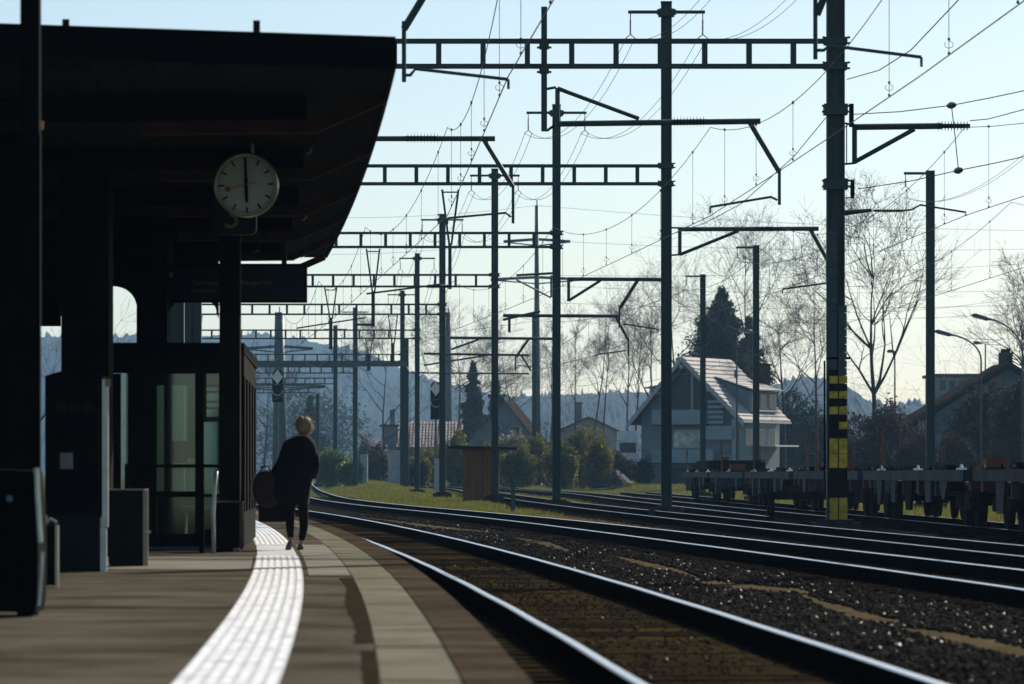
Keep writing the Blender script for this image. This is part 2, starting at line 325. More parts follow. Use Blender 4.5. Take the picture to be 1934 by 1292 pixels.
# paler patches across the walkway, narrow dark strips along the slabs
b = MB(); ribbon(b, lambda d: EDGE(d)-1.02, lambda d: EDGE(d)-.645, .154, [37.6, 40, 43, 46, 50, 54]); b.build('pale_patch', M['patch'], pl)
b = MB(); ribbon(b, lambda d: EDGE(d)-5.5, lambda d: EDGE(d)-1.56, .154, [40, 43, 46]); b.build('pale_patch', M['patch'], pl)
b = MB(); ribbon(b, lambda d: EDGE(d)-.75+.008*math.sin(d*5)-.02*math.sin(d*.7), lambda d: EDGE(d)-.643, .1545, [22.5+i*.3 for i in range(48)]); b.build('dark_strip', M['joint'], pl)
b = MB(); ribbon(b, lambda d: EDGE(d)-.71+.006*math.sin(d*7), lambda d: EDGE(d)-.643, .1545, [14+i*.3 for i in range(26)]); b.build('dark_strip', M['joint'], pl)
b = MB()
for d in (28.5, 37.3, 62): ribbon(b, lambda q: -12, lambda q: EDGE(q)-.65, .1542, [d, d+.12])
b.build('cross_strip', M['joint'], pl)  # thin darker strips across the platform
b = MB(); ribbon(b, lambda d: EDGE(d)-1.52, lambda d: EDGE(d)-1.08, .1555, [46.5, 48, 50, 52, 53.5]); b.build('worn_strip', M['tactile'], pl)
for d0, d1 in ((12, 46.5), (53.5, 118)):
    dd = [d0 + (d1-d0)*i/40 for i in range(41)]
    b = MB(); ribbon(b, lambda d: EDGE(d)-1.53, lambda d: EDGE(d)-1.07, .1555, dd); st = b.build('tactile_strip', M['tactile'], pl)
    for k in range(7):
        o = -1.53 + .012 + k*.0655
        b = MB(); ribbon(b, lambda d: EDGE(d)+o, lambda d: EDGE(d)+o+.036, .1605, dd, .006); b.build('guide_line', M['ridge'], st)

# ---------------------------------------------------------------- tracks
def frame(fn, d):
    t = np.array([float(fn(d+.5))-float(fn(d-.5)), 1.0]); t /= np.hypot(*t); return t
RP = [(-.075,-.17),(.075,-.17),(.075,-.155),(.010,-.135),(.010,-.045),(.036,-.038),(.036,-.006),(.026,0),(-.026,0),(-.036,-.006),(-.036,-.038),(-.010,-.045),(-.010,-.135),(-.075,-.155)]
def rail(fn, off, d0, d1, parent, dz=0, top='railtop'):
    b = MB(); n = len(RP); ds_ = []; d = d0
    while d < d1: ds_.append(d); d += 1.2 if d < 120 else 5
    vs = []
    for d in ds_:
        t = frame(fn, d); nx_, ny_ = t[1], -t[0]; x0 = float(fn(d)); z = (dz(x0, d) if callable(dz) else dz)
        wob = .004*math.sin(d*.9+off*5)
        vs += [(x0+nx_*(off+a+wob), d+ny_*(off+a), z+c) for a, c in RP]
    for i in range(len(ds_)-1):
        for k in range(n):
            b.m = 1 if k in (6, 7, 8) else 0
            b.add([], []); b.f.append((i*n+k, i*n+(k+1) % n, (i+1)*n+(k+1) % n, (i+1)*n+k)); b.mi.append(b.m)
    b.v = vs
    o = b.build('rail', [M['railside'], M[top]], parent); return o
trk_z = lambda x, d: float(GZ(x+.0, d)) + .23
SL = None
def track(fn, d0, d1, dpart0, dpart1, dz, label, top='railtop', sl_to=170, slz=-.152, rails=(-.7535, .7535)):
    global SL
    t = thing('railway_track', (float(fn(d0)), d0, 0), label, 'railway track')
    t['kind'] = 'structure'; del t['category']; t['label'] = label
    for o in rails: rail(fn, o, d0, d1, t, dz, top)
    if SL is None:
        b = MB(); b.box((0, 0, -.06), (2.5, .25, .12)); SL = b.build('sleeper', M['sleeper'], t, ); base = SL; SL_me = SL.data
        bpy.data.objects.remove(SL); SL = SL_me
    d = d0; far = MB(); r = random.Random(int(d0))
    while d < min(d1, sl_to):
        tt = frame(fn, d); a = math.atan2(-tt[0], tt[1]); x = float(fn(d)); z = (dz(x, d) if callable(dz) else dz) + slz + r.uniform(-.006, .006)
        if dpart0 <= d <= dpart1:
            o = bpy.data.objects.new('sleeper', SL); COL.objects.link(o); o.parent = t; o.location = Vector((x, d, z)) - Vector(t['_o']); o.rotation_euler = (0, 0, a + r.uniform(-.01, .01))
            o.location.z += 0
        else: far.box((x, d, z-.06), (2.5, .25, .12), a)
        d += .62
    if far.v: far.build('far_sleeper', M['sleeper'], t, kind='stuff')
    return t
# the sleeper mesh is centred on its own top
def mk_sleeper():
    me = bpy.data.meshes.new('sleeper'); bm = bmesh.new(); bmesh.ops.create_cube(bm, size=1)
    for v in bm.verts: v.co = Vector((v.co.x*2.5, v.co.y*.25, v.co.z*.12-.06))
    bmesh.ops.bevel(bm, geom=bm.edges[:], offset=.012, segments=1, affect='EDGES'); bm.to_mesh(me); bm.free(); me.materials.append(M['sleeper']); return me
SL = mk_sleeper()
track(T1, 13, 190, 13, 60, 0, 'curving main track next to the platform edge')
track(T2, 22, 640, 30, 90, 0, 'second track from the platform, beyond the dark stone strip', sl_to=200)
track(T3, 34, 525, 60, 110, 0, 'third track, passing close by the yellow and black banded mast', top='railtop2', sl_to=240)
track(T4, 106, 440, 500, 500, 0, 'siding ending at a buffer stop behind the banded mast', top='railtop2', sl_to=260)
track(T5, 48, 260, 300, 300, 0, 'siding under the row of flat wagons', top='railtop2', sl_to=240)
b = MB(); dd = [10+i*3 for i in range(75)]
ribbon(b, lambda d: EDGE(d)-.01, lambda d: float(T2(d))+1.9, -.192, dd); b.build('ballast_bed', M['ballast'], kind='structure', origin=(0, 0, 0))
b = MB(); ribbon(b, lambda d: float(T3(d))-1.7, lambda d: float(T3(d))+1.7, -.194, [30+i*4 for i in range(60)]); ribbon(b, lambda d: float(T5(d))-1.7, lambda d: float(T5(d))+1.7, -.19, [45+i*4 for i in range(50)])
ribbon(b, lambda d: float(T4(d))-1.6, lambda d: float(T4(d))+1.6, -.2, [120+i*4 for i in range(60)])
b.build('siding_bed', M['ballast'], kind='structure', origin=(0, 0, 0))
b = MB(); ribbon(b, lambda d: T1(d)-.70, lambda d: T1(d)+.70, -.157, [12+i*1.5 for i in range(100)]); b.build('gravel_fill', M['fines'], kind='structure', origin=(0, 0, 0))
b = MB(); ribbon(b, lambda d: EDGE(d)+.01, lambda d: T1(d)-.84, -.165, [12+i*1.5 for i in range(60)]); b.build('gravel_gutter', M['fines'], kind='structure', origin=(0, 0, 0))
SAND = [[(1160,1050,1),(1182,1057,4),(1215,1066,6),(1250,1072,6),(1290,1081,5),(1320,1093,3)],
        [(1320,1101,2),(1350,1102,6),(1400,1108,8),(1440,1112,7),(1490,1115,6),(1530,1119,4)],
        [(1510,1122,3),(1545,1138,8),(1596,1155,12),(1650,1168,10),(1704,1176,4)],
        [(1695,1188,2),(1750,1196,9),(1820,1210,12),(1880,1222,14),(1960,1240,14)],
        [(970,1015,1),(1000,1022,4),(1040,1029,6),(1065,1038,4),(1078,1040,1)],
        [(680,977,1),(740,984,2),(800,993,3),(860,999,2.5),(930,1006,1)],
        [(930,940,1),(1000,948,4),(1100,958,6),(1200,975,6),(1258,985,4)]]
sm = MB()
for line in SAND:
    top = []; bot = []
    for i, (px, py, h) in enumerate(line):
        for arr, yy in ((top, py-h), (bot, py+h)):
            s_ = (yy-HY)/(ZC+.186); arr.append(((px+random.uniform(-4,4)-CX)/s_, F/s_, -.186))
    n = len(top); sm.add(top+bot, [(i, i+1, n+i+1, n+i) for i in range(n-1)])
sm.build('gravel_path', M['sand'], kind='structure', origin=(0, 0, 0))
# loose stones
def in_sand(x, d, z):
    px = CX + F*x/d; py = HY + (ZC - z)*F/d; k = np.zeros(len(x), bool)
    for line in SAND:
        a = np.array(line); yc = np.interp(px, a[:,0], a[:,1]); h = np.interp(px, a[:,0], a[:,2])
        k |= (px > a[0,0]) & (px < a[-1,0]) & (np.abs(py-yc) < h*RNG.uniform(.6, 1.25, len(px)))
    return k
OCT = np.array([(1,0,0),(-1,0,0),(0,1,0),(0,-1,0),(0,0,1),(0,0,-1)], float)
OF = np.array([(0,2,4),(2,1,4),(1,3,4),(3,0,4),(2,0,5),(1,2,5),(3,1,5),(0,3,5)])
SX = []
def scatter(lo, hi, d0, d1, dens, r0, r1, z):
    n = int((d1-d0)*dens*max(.3, float(hi((d0+d1)/2)-lo((d0+d1)/2)))); d = RNG.uniform(d0, d1, n)
    u = RNG.uniform(0, 1, n); a = np.array(lo(d)); c = np.array(hi(d)); x = a+(c-a)*u
    k = ~in_sand(x, d, z); SX.append(np.stack([x[k], d[k], np.full(k.sum(), z), RNG.uniform(r0, r1, k.sum())], 1))
lo1 = lambda d: T1(d)+.86; hi1 = lambda d: T2(d)-.86
for d0, d1, dn in ((24, 40, 330), (40, 60, 230), (60, 90, 130), (90, 130, 60)):
    scatter(lo1, hi1, d0, d1, dn, .018, .042, -.182)
    scatter(lambda d: T2(d)-.68, lambda d: T2(d)+.68, max(d0, 30), d1, dn*.5, .018, .038, -.18)
    scatter(lambda d: T2(d)+.86, lambda d: T2(d)+2.0, max(d0, 34), d1, dn*.5, .018, .04, -.185)
scatter(lambda d: T1(d)-.66, lambda d: T1(d)+.66, 14, 60, 45, .008, .020, -.152)
scatter(lambda d: T3(d)-1.6, lambda d: T3(d)+1.6, 50, 130, 30, .02, .04, -.185)
A = np.concatenate(SX); n = len(A)
dirs = OCT[None]*RNG.uniform(.55, 1.25, (n, 6, 1)) + RNG.normal(0, .22, (n, 6, 3)); ang = RNG.uniform(0, 6.28, n); ca, sa = np.cos(ang), np.sin(ang)
tl = RNG.uniform(-.6, .6, n); ct, st_ = np.cos(tl), np.sin(tl)
x_, y_, z_ = dirs[..., 0]*1.15, dirs[..., 1], dirs[..., 2]*.75
y_, z_ = y_*ct[:, None]-z_*st_[:, None], y_*st_[:, None]+z_*ct[:, None]
x2 = x_*ca[:, None]-y_*sa[:, None]; y2 = x_*sa[:, None]+y_*ca[:, None]
co = np.stack([x2, y2, z_], -1)*A[:, 3][:, None, None] + A[:, None, :3]
idx = (OF[None]+(np.arange(n)*6)[:, None, None]).ravel()
bs = fastmesh('ballast_stones', co.reshape(-1, 3), 3, idx, [M['stone'], M['stoneg']], kind='stuff'); bs.data.polygons.foreach_set('material_index', np.repeat((RNG.uniform(size=n) < .028).astype(np.int32), 8))
tag(bs, 'dark angular stones lying between the tracks', 'stones')
# grass blades
def blades(name, xs, ds_, h0, h1, wd, m, label, cat='grass'):
    n = len(xs); z = GZ(xs, ds_) - .02; a = RNG.uniform(0, 3.14, n); h = RNG.uniform(h0, h1, n); lean = RNG.normal(0, .35, (n, 2))
    dx, dy = np.cos(a)*wd/2, np.sin(a)*wd/2
    p0 = np.stack([xs-dx, ds_-dy, z], 1); p1 = np.stack([xs+dx, ds_+dy, z], 1); p2 = np.stack([xs+lean[:, 0]*h, ds_+lean[:, 1]*h, z+h], 1)
    co = np.stack([p0, p1, p2], 1).reshape(-1, 3)
    return tag(fastmesh(name, co, 3, np.arange(3*n), m, kind='stuff'), label, cat)
def pts(n, d0, d1, lo, hi, clear=True):
    d = RNG.uniform(d0, d1, n); a = lo(d); c = hi(d); x = a+(c-a)*RNG.uniform(0, 1, n); k = c > a
    if clear:
        k &= (np.abs(x-T3(d)) > 1.55) & ((np.abs(x-T4(d)) > 1.5) | (d < 97)) & (np.abs(x-T5(d)) > 1.2)
    # patchy cover
    v = np.sin(x*.9+d*.11)+np.sin(x*.33-d*.07+2)+np.sin(d*.31+x*1.7)*.6; k &= v+RNG.normal(0, .8, n) > -.6
    return x[k], d[k]
x, d = pts(75000, 128, 420, lambda d: T2(d)+2.0, lambda d: T3(d)-1.5)
blades('grass', x, d, .05, .20, .035, M['grass'], 'green grass growing between the second and third tracks')
x, d = pts(70000, 120, 520, lambda d: T3(d)+1.6, lambda d: 0*d+26)
blades('lawn_grass', x, d, .05, .16, .05, M['grass'], 'bright green lawn in front of the hedge and the chalet')
x, d = pts(26000, 56, 200, lambda d: T5(d)+1.3, lambda d: T5(d)+7)
blades('verge_grass', x, d, .05, .30, .03, M['grass'], 'sunlit yellow-green grass seen underneath the flat wagons')
x, d = pts(26000, 62, 150, lambda d: T2(d)+1.3, lambda d: T3(d)-1.5)
x3, d3 = pts(22000, 46, 160, lambda d: T3(d)+1.2, lambda d: T3(d)+2.2, False)
blades('dry_grass', np.concatenate([x, x3]), np.concatenate([d, d3]), .03, .13, .016, M['drygrass'], 'dry reddish grass growing along the rails of the third track')
# ---------------------------------------------------------------- overhead line masts and portals
def hmast(mb, x, y, z0, z1, w_=.30, t=.25, web=.02, fl=.03):     # broad-flange column, open side towards the sun side
    mb.bx(x-w_/2, x-w_/2+fl, y-t/2, y+t/2, z0, z1); mb.bx(x+w_/2-fl, x+w_/2, y-t/2, y+t/2, z0, z1); mb.bx(x-w_/2+fl, x+w_/2-fl, y-web/2, y+web/2, z0, z1)
def insul(mb, a, b, r=.085, n=9):
    a = Vector(a); b = Vector(b); mb.tube([a, b], r*.42, 8)
    for i in range(n):
        p = a.lerp(b, .08+.84*i/(n-1)); d = (b-a).normalized()*.010; mb.tube([p-d, p, p+d], [r*.45, r, r*.5], 8)
def foot(t, x, y, z, w_=1.0, h_=.42, col='cconc'):
    b = MB(); b.bx(x-w_/2, x+w_/2, y-.5, y+.5, z-.3, z+h_*.6); b.bx(x-w_*.36, x+w_*.36, y-.32, y+.32, z+h_*.6, z+h_*.75); b.build('foundation', M[col], t)
def collar(t, x, y, z, w_=.42, h_=.16):
    b = MB(); b.bx(x-w_/2, x+w_/2, y-.19, y+.19, z-h_/2, z+h_/2)
    for sx in (-1, 1):
        for zz in (-.06, .06): b.tube([(x+sx*w_/2, y-.2, z+zz), (x+sx*(w_/2+.05), y-.2, z+zz)], .025, 6)
    b.build('clamp', M['steel'], t)
def crossarm(t, x, y, z, half=1.12, sides=(-1, 1), drop=.75):
    b = MB(); x0 = x-half if -1 in sides else x; x1 = x+half if 1 in sides else x
    b.bx(x0, x1, y-.22, y-.14, z-.04, z+.05); a = b.build('cross_arm', M['steel'], t)
    if drop:
        for sg in sides:
            xx = x+sg*half*.94; q = MB(); q.tube([(xx, y-.18, z), (xx, y-.18, z-.22)], .016, 5); insul(q, (xx, y-.18, z-.22), (xx, y-.18, z-drop+.1), .045, 6)
            q.tube([(xx, y-.18, z-drop+.1), (xx-.13, y-.18, z-drop), (xx-.13, y-.18, z-drop-.06)], .014, 5); q.tube([(xx, y-.18, z-drop+.1), (xx+.13, y-.18, z-drop), (xx+.13, y-.18, z-drop-.06)], .014, 5)
            q.build('hanging_insulator', M['insul'], a)
def bracket(t, s, top=None, tube=None, post=None, diag=None, ins=None, down=None, drop=None, steady=None, r=.045):
    """cantilever read as lines in its own plane at scale s: every argument is a list of (px,py)"""
    b = MB(); Q = lambda p: P(p[0], p[1], s)
    a = MB()
    if tube: a.tube([Q(tube[0]), Q(tube[1])], r*1.1, 8)
    if post: a.tube([Q(post[0]), Q(post[1])], r*.9, 8)
    if diag: a.tube([Q(diag[0]), Q(diag[1])], r*.8, 8)
    br = a.build('bracket_arm', M['steel'], t)
    if ins:
        c = MB(); insul(c, Q(ins[0]), Q(ins[1]), .115, 10); c.build('insulator', M['insul'], br)
    if down or drop:
        a = MB()
        if down: a.tube([Q(down[0]), Q(down[1])], r*1.0, 8)
        if drop: a.tube([Q(drop[0]), Q(drop[1])], r*.6, 8)
        a.build('down_tube', M['steel'], br)
    if steady:
        a = MB(); a.tube([Q(p) for p in steady], r*.5, 6); e = Q(steady[-1]); a.tube([e, e-Vector((0, 0, .13))], .02, 5); a.build('steady_arm', M['steel2'], br)
BZ = 8.73
def portal(i, s, px, label, hbeam=.52, lextra=13.7, mast_h=15, nclad=False, arms=True, beamless_to=None, gz=-.2, w_=.31):
    x = (px-CX)/s; y = F/s; t = thing('catenary_portal', (x, y, gz), label, 'portal mast', 'mast and beam portals spanning the tracks')
    b = MB(); hmast(b, x, y, gz, gz+mast_h, w_); b.bx(x-w_/2-.01, x+w_/2+.01, y-.14, y+.14, gz+mast_h, gz+mast_h+.03); b.build('mast', M['steel'], t)
    xl = x-lextra; b = MB(); hmast(b, xl, y, gz, ZC+BZ+.33, w_); b.build('mast', M['steel'], t)
    foot(t, x, y, gz); foot(t, xl, y, gz)
    zt = ZC+BZ+hbeam/2; zb = ZC+BZ-hbeam/2; c = .085
    for nm, z in (('top_chord', zt), ('bottom_chord', zb)):
        b = MB(); b.bx(xl+w_/2, x-w_/2-.002, y-.13, y+.13, z-c/2, z+c/2); b.build(nm, M['steel'], t)
    k = x-w_/2-.92*.75
    while k > xl+.3:
        b = MB(); b.bx(k-.055, k+.055, y-.12, y+.12, zb+c/2, zt-c/2); b.build('strut', M['steel'], t); k -= .92
    for z in (zt, zb): collar(t, x, y, z, w_+.10, .15)
    return t, x, y
PORT = {}
# portal 0 stands out of the frame on the right, its beam passes overhead
s0 = 140.
PORT[1] = portal(1, 91., 1578, 'nearest portal, its mast banded yellow and black at the foot', w_=.37, mast_h=14.6)
PORT[2] = portal(2, 64.8, 1258.5, 'tall portal mast with T cross arm, between the wooden hut and the banded mast')
PORT[3] = portal(3, 50.7, 1051, 'portal mast rising right of the wooden hut, on a low concrete foot')
PORT[4] = portal(4, 41.9, 934.5, 'portal mast standing directly behind the wooden hut')
PORT[5] = portal(5, 35.7, 835.5, 'portal mast on a square concrete foot, just left of the wooden hut', w_=.34)
PORT[6] = portal(6, 30.3, 788, 'portal mast in front of the tiled roof, second left of the wooden hut')
PORT[7] = portal(7, 25.2, 760, 'distant portal mast in front of the grey cabinets', w_=.34)
def box_portal(s, px, label, z, hh, lx):
    x = (px-CX)/s; y = F/s; t = thing('catenary_portal', (x, y, -.2), label, 'portal mast', 'far portals in the curve')
    b = MB(); hmast(b, x, y, -.2, 14, .36); b.build('mast', M['steel'], t); b = MB(); hmast(b, x-lx, y, -.2, z+.5, .36); b.build('mast', M['steel'], t)
    b = MB(); b.bx(x-lx, x-.2, y-.25, y+.25, z-hh/2, z+hh/2); b.build('box_beam', M['steel2'], t); return t
# gantry 8: the thick closed beam, then two thin ones behind
x = (768-CX)/25.4; y = F/25.4
t = thing('signal_gantry', (x, y, -.2), 'far signal gantry with a thick closed beam, white diamond signals hanging beside it', 'gantry')
b = MB(); b.box(((474-CX)/25.4/2 + x/2, y-.6, ZC+(HY-688)/25.4), (x-(474-CX)/25.4, .5, .36)); b.build('box_beam', M['steel2'], t)
b = MB(); hmast(b, x, y-.6, -.2, ZC+(HY-640)/25.4, .34); b.build('mast', M['steel'], t)
for s, px, lb in ((22.6, 671, 'slim dark portal mast, third from the green hedge'), (20.2, 633.5, 'thin portal mast standing in the green hedge'), (18.2, 600, 'very distant portal at the far end of the curve')):
    x = (px-CX)/s; y = F/s; t = thing('catenary_portal', (x, y, -.2), lb, 'portal mast', 'far portals in the curve')
    b = MB(); hmast(b, x, y, -.2, (15.2 if px > 610 else 9.6)-.2, .40); b.build('mast', M['steel'], t)
    b = MB(); hmast(b, x-13.7, y, -.2, 10, .36); b.build('mast', M['steel'], t); foot(t, x, y, -.2)
    for dz in (-.26, .26):
        b = MB(); b.bx(x-13.5, x-.2, y-.14, y+.14, ZC+BZ+dz-.05, ZC+BZ+dz+.05); b.build('chord', M['steel'], t)
    b = MB()
    for k in range(14): b.bx(x-1.0-k*.92-.06, x-1.0-k*.92+.06, y-.1, y+.1, ZC+BZ-.2, ZC+BZ+.2)
    b.build('lattice', M['steel'], t, kind='stuff')
    crossarm(t, x, y, 14.6 if px > 610 else 9, drop=0)
for k, s, px in ((2, 64.8, 1258.5), (3, 50.7, 1051), (4, 41.9, 934.5), (5, 35.7, 835.5), (6, 30.3, 788), (7, 25.2, 760)):
    t, x, y = PORT[k]; crossarm(t, x, y, 14.5); collar(t, x, y, 14.5, .46, .22)
# -- details of the nearest portal
t, x, y = PORT[1]; s = 91.
yf = y-.15
for z_px in (207, 348): collar(t, x, y, ZC+(HY-z_px)/s, .49, .22)
def plate(px0, px1, py0, py1, m, dy=0):
    a = P(px0, py0, s); c = P(px1, py1, s); b = MB(); b.bx(a.x+.004, c.x-.004, yf-.05-dy, yf-.012-dy, c.z+.005, a.z-.005); b.build('cladding_plate', M[m], t)
for i in range(19): plate(1563, 1580, 437+i*13.8, 437+(i+1)*13.8, 'tealplate')
for i in range(9): plate(1581.5, 1598, 577+i*14.8, 577+(i+1)*14.8, 'tealplate', .03)
for a, c, m in ((699, 710, 'blackplate'), (710, 725, 'yellow'), (725, 739, 'blackplate'), (739, 753, 'yellow'), (753, 768, 'blackplate'), (768, 783, 'yellow'), (783, 797, 'blackplate'), (797, 811, 'blackplate'), (811, 828, 'blackplate'), (828, 857, 'yellow'), (857, 884, 'yellow'), (884, 912, 'blackplate'), (912, 940, 'blackplate'), (940, 967, 'yellow'), (967, 995, 'yellow')): plate(1565, 1581.5, a, c, m)
for a, c, m in ((710, 725, 'yellow'), (725, 739, 'blackplate'), (739, 753, 'yellow'), (753, 768, 'blackplate'), (768, 783, 'yellow'), (783, 797, 'blackplate'), (797, 811, 'yellow'), (811, 828, 'blackplate'), (828, 857, 'yellow'), (857, 884, 'yellow'), (884, 912, 'blackplate'), (912, 940, 'blackplate'), (940, 967, 'yellow'), (967, 995, 'yellow')): plate(1583, 1599, a, c, m, .03)
b = MB(); b.tube([P(1559, 677, s)-Vector((0, .2, 0)), P(1604, 677, s)-Vector((0, .2, 0))], .03, 6); b.tube([P(1556, 682, s)-Vector((0, .2, 0)), P(1556, 905, s)-Vector((0, .2, 0))], .02, 6); b.build('cable_clip', M['black'], t)
b = MB(); b.bx(x-.75, x+.55, y-.6, y+.6, -.3, -.12); b.build('foundation', M['cconc'], t)
b = MB(); b.tube([P(1608, 168+28, s), P(1608, 260-20, s)], .05, 8); b.build('tension_wheel', M['black'], t)
# drop post on the nearest portal with its long arm
b = MB(); p0 = P(1022, 16, s); p1 = P(1033, 250, s); b.bx(p0.x, p1.x, y-.36, y-.2, p1.z, p0.z); dp = b.build('drop_post', M['steel'], t)
for py in (88, 134): collar(t, (p0.x+p1.x)/2, y-.2, ZC+(HY-py)/s, .2, .13)
b = MB(); b.tube([P(1033, 168, s), P(1050, 165, s)], .03, 6); b.tube([P(1033, 247, s), P(1052, 233, s)], .03, 6); b.build('hinge', M['steel'], t)
bracket(t, 91.5, tube=((1056, 234), (1436, 229)), post=((1053, 166), (1053, 240)), diag=((1053, 167), (1207, 224)), ins=((1268, 230), (1334, 229)), down=((1416, 231), (1472, 325)), drop=((1472, 318), (1472, 387)), steady=((1468, 378), (1456, 372), (1341, 391)), r=.055)
bracket(t, 91.5, tube=((600, 262), (935, 262)), ins=((765, 261), (832, 261)), down=((914, 264), (968, 352)), drop=((969, 350), (969, 422)), steady=((965, 410), (955, 402), (845, 412)), r=.05)
bracket(t, 90.5, tube=((1612, 240), (1780, 238)), post=((1614, 236), (1614, 309)), diag=((1616, 305), (1727, 244)), ins=((1768, 238), (1832, 238)), r=.06)
b = MB(); b.tube([P(1596, 233, s), P(1614, 236, s)], .025, 6); b.tube([P(1596, 310, s), P(1616, 308, s)], .025, 6); b.tube([P(1599, 236, s), P(1599, 308, s)], .012, 6); b.build('hinge', M['steel'], t)
b = MB(); b.lathe(P(1610, 357, s), [(.02, -.04), (.2, -.03), (.2, .03), (.02, .04)], 20, 'X'); b.tube([P(1596, 340, s), P(1609, 341, s)], .012, 5); b.tube([P(1596, 374, s), P(1609, 373, s)], .012, 5); b.build('tension_wheel', M['black'], t)
b = MB(); b.tube([P(1595, 402, s), P(1646, 397, s)], [.06, .035], 8); b.build('side_arm', M['steel'], t)
b = MB(); insul(b, P(1650, 398, s), P(1706, 398, s), .06, 12); b.build('insulator', M['insul'], t)
b = MB(); b.tube([P(1706, 398, s), P(1722, 396, s), P(1738, 387, s), P(1824, 401, s), P(1824, 408, s)], .022, 6); b.build('steady_arm', M['steel2'], t)
# -- brackets on the further portals, each drawn in the plane of its mast
t = PORT[2][0]
bracket(t, 64.8, tube=((1283, 433), (1546, 432)), post=((1284, 430), (1284, 482)), diag=((1284, 481), (1395, 436)), ins=((1424, 433), (1462, 432)), down=((1531, 434), (1562, 490)), drop=((1562, 488), (1562, 530)), steady=((1560, 535), (1478, 546)), r=.06)
b = MB(); b.tube([P(1268, 430, 64.8), P(1284, 431, 64.8)], .03); b.tube([P(1268, 482, 64.8), P(1284, 481, 64.8)], .03); b.build('hinge', M['steel'], t)
t = PORT[3][0]
bracket(t, 50.7, tube=((1073, 527), (1249, 528)), post=((1074, 527), (1074, 569)), diag=((1074, 568), (1134, 530)), ins=((1196, 528), (1236, 528)), down=((1204, 530), (1171, 582)), drop=((1170, 578), (1170, 618)), steady=((1177, 612), (1243, 622)), r=.065)
t = PORT[4][0]
bracket(t, 41.9, tube=((950, 596), (1168, 597)), post=((962, 597), (962, 628)), diag=((950, 604), (1020, 588)), ins=((1060, 597), (1095, 596)), down=((1163, 598), (1187, 642)), drop=((1187, 640), (1187, 672)), steady=((1183, 662), (1126, 670)), r=.07)
bracket(t, 41.9, tube=((975, 520), (1045, 516)), post=((1041, 520), (1041, 562)), diag=((975, 528), (1040, 562)), r=.05)
t = PORT[5][0]
bracket(t, 35.7, tube=((850, 638), (1054, 640)), diag=((852, 660), (905, 641)), ins=((900, 639), (940, 640)), down=((998, 641), (975, 674)), drop=((974, 672), (974, 700)), steady=((978, 690), (1012, 694)), r=.07)
t = PORT[6][0]
bracket(t, 30.3, tube=((800, 668), (1000, 671)), diag=((800, 690), (915, 672)), down=((985, 671), (1003, 700)), r=.07)
t = PORT[7][0]
bracket(t, 25.2, tube=((770, 704), (1000, 706)), diag=((860, 735), (905, 707)), r=.06)
# V shaped hangers below the beams
def vhang(k, s, x0, x1, xa, y0, ya, y1, xi0=None, yi=None, lft=None):
    t = PORT[k][0]; b = MB(); b.bar(P(x0, y0, s), P(xa-1.5, ya, s), .06, .06); b.bar(P(x1, y0, s), P(xa+2.5, ya, s), .06, .06); b.bar(P(x0, y0+5, s), P(x1, y0+5, s), .04, .04)
    a = P(xa-3.5, ya-2, s); c = P(xa+3, y1, s); b.bx(a.x, c.x, a.y-.08, a.y+.08, c.z, a.z); h = b.build('hanger', M['steel'], t)
    if xi0: q = MB(); insul(q, P(xi0, yi, s), P(xa-2, yi, s), .10, 9); q.build('insulator', M['insul'], h)
    if lft: q = MB(); q.tube([P(*lft[0], s), P(*lft[1], s)], .03, 6); q.build('steady_arm', M['steel2'], h)
vhang(2, 64.8, 835, 866, 850, 358, 462, 546, 806, 541, ((692, 555), (832, 537)))
vhang(3, 50.7, 692, 717, 705, 470, 552, 617, 672, 613, ((560, 620), (690, 600)))
vhang(4, 41.9, 613, 636, 625, 543, 602, 660)
vhang(5, 35.7, 733, 751, 742, 592, 650, 683)
vhang(5, 35.7, 368, 382, 375, 592, 642, 690)
vhang(6, 30.3, 690, 704, 697, 638, 670, 700)
# further cantilevers of the third support line (drawn at their own masts)
for s, px, top, lb in ((53.4, 1757, 322, 'tall mast behind the flat wagons, second from the banded mast'), (40.3, 1428, 463, 'mast in front of the chalet dormer'), (35.2, 1327.5, 518, 'mast in front of the chalet gable'), (21, 1008.5, 590, 'thin mast at the edge of the lawn, behind the wooden hut')):
    x = (px-CX)/s; y = F/s; z0 = float(GZ(x, y)); t = thing('catenary_mast', (x, y, z0), lb, 'mast', 'single masts along the sidings')
    b = MB(); hmast(b, x, y, z0, ZC+(HY-top)/s, .30 if s > 30 else .36); b.build('mast', M['steel'], t); foot(t, x, y, z0, 1.1)
    if s > 30: crossarm(t, x, y, ZC+(HY-top)/s-.12, .95, (-1,), .55)
    if s < 30: crossarm(t, x, y, ZC+(HY-top)/s-.4, 1.3, (-1, 1), 0)
# out-of-frame portal above: beam, mast and its two arms that reach into view
x = 8.7; y = F/s0
t = thing('catenary_portal', (x, y, -.2), 'portal overhead, only the ends of its two hanging arms in view', 'portal mast', 'mast and beam portals spanning the tracks')
b = MB(); hmast(b, x, y, -.2, 14.8, .32); b.build('mast', M['steel'], t)
for dz in (-.26, .26): b = MB(); b.bx(x-16, x-.16, y-.13, y+.13, ZC+BZ+dz-.045, ZC+BZ+dz+.045); b.build('chord', M['steel'], t)
bracket(t, s0, tube=((600, -160), (900, -160)), down=((890, -155), (763, 55)), drop=((763, 40), (763, 155)), steady=((766, 142), (775, 142), (785, 130), (960, 150)), r=.05)
bracket(t, s0, tube=((1620, -160), (1800, -160)), down=((1620, -160), (1543, 28)), drop=((1540, -5), (1540, 112)), steady=((1541, 95), (1556, 95), (1566, 86), (1740, 108)), r=.05)

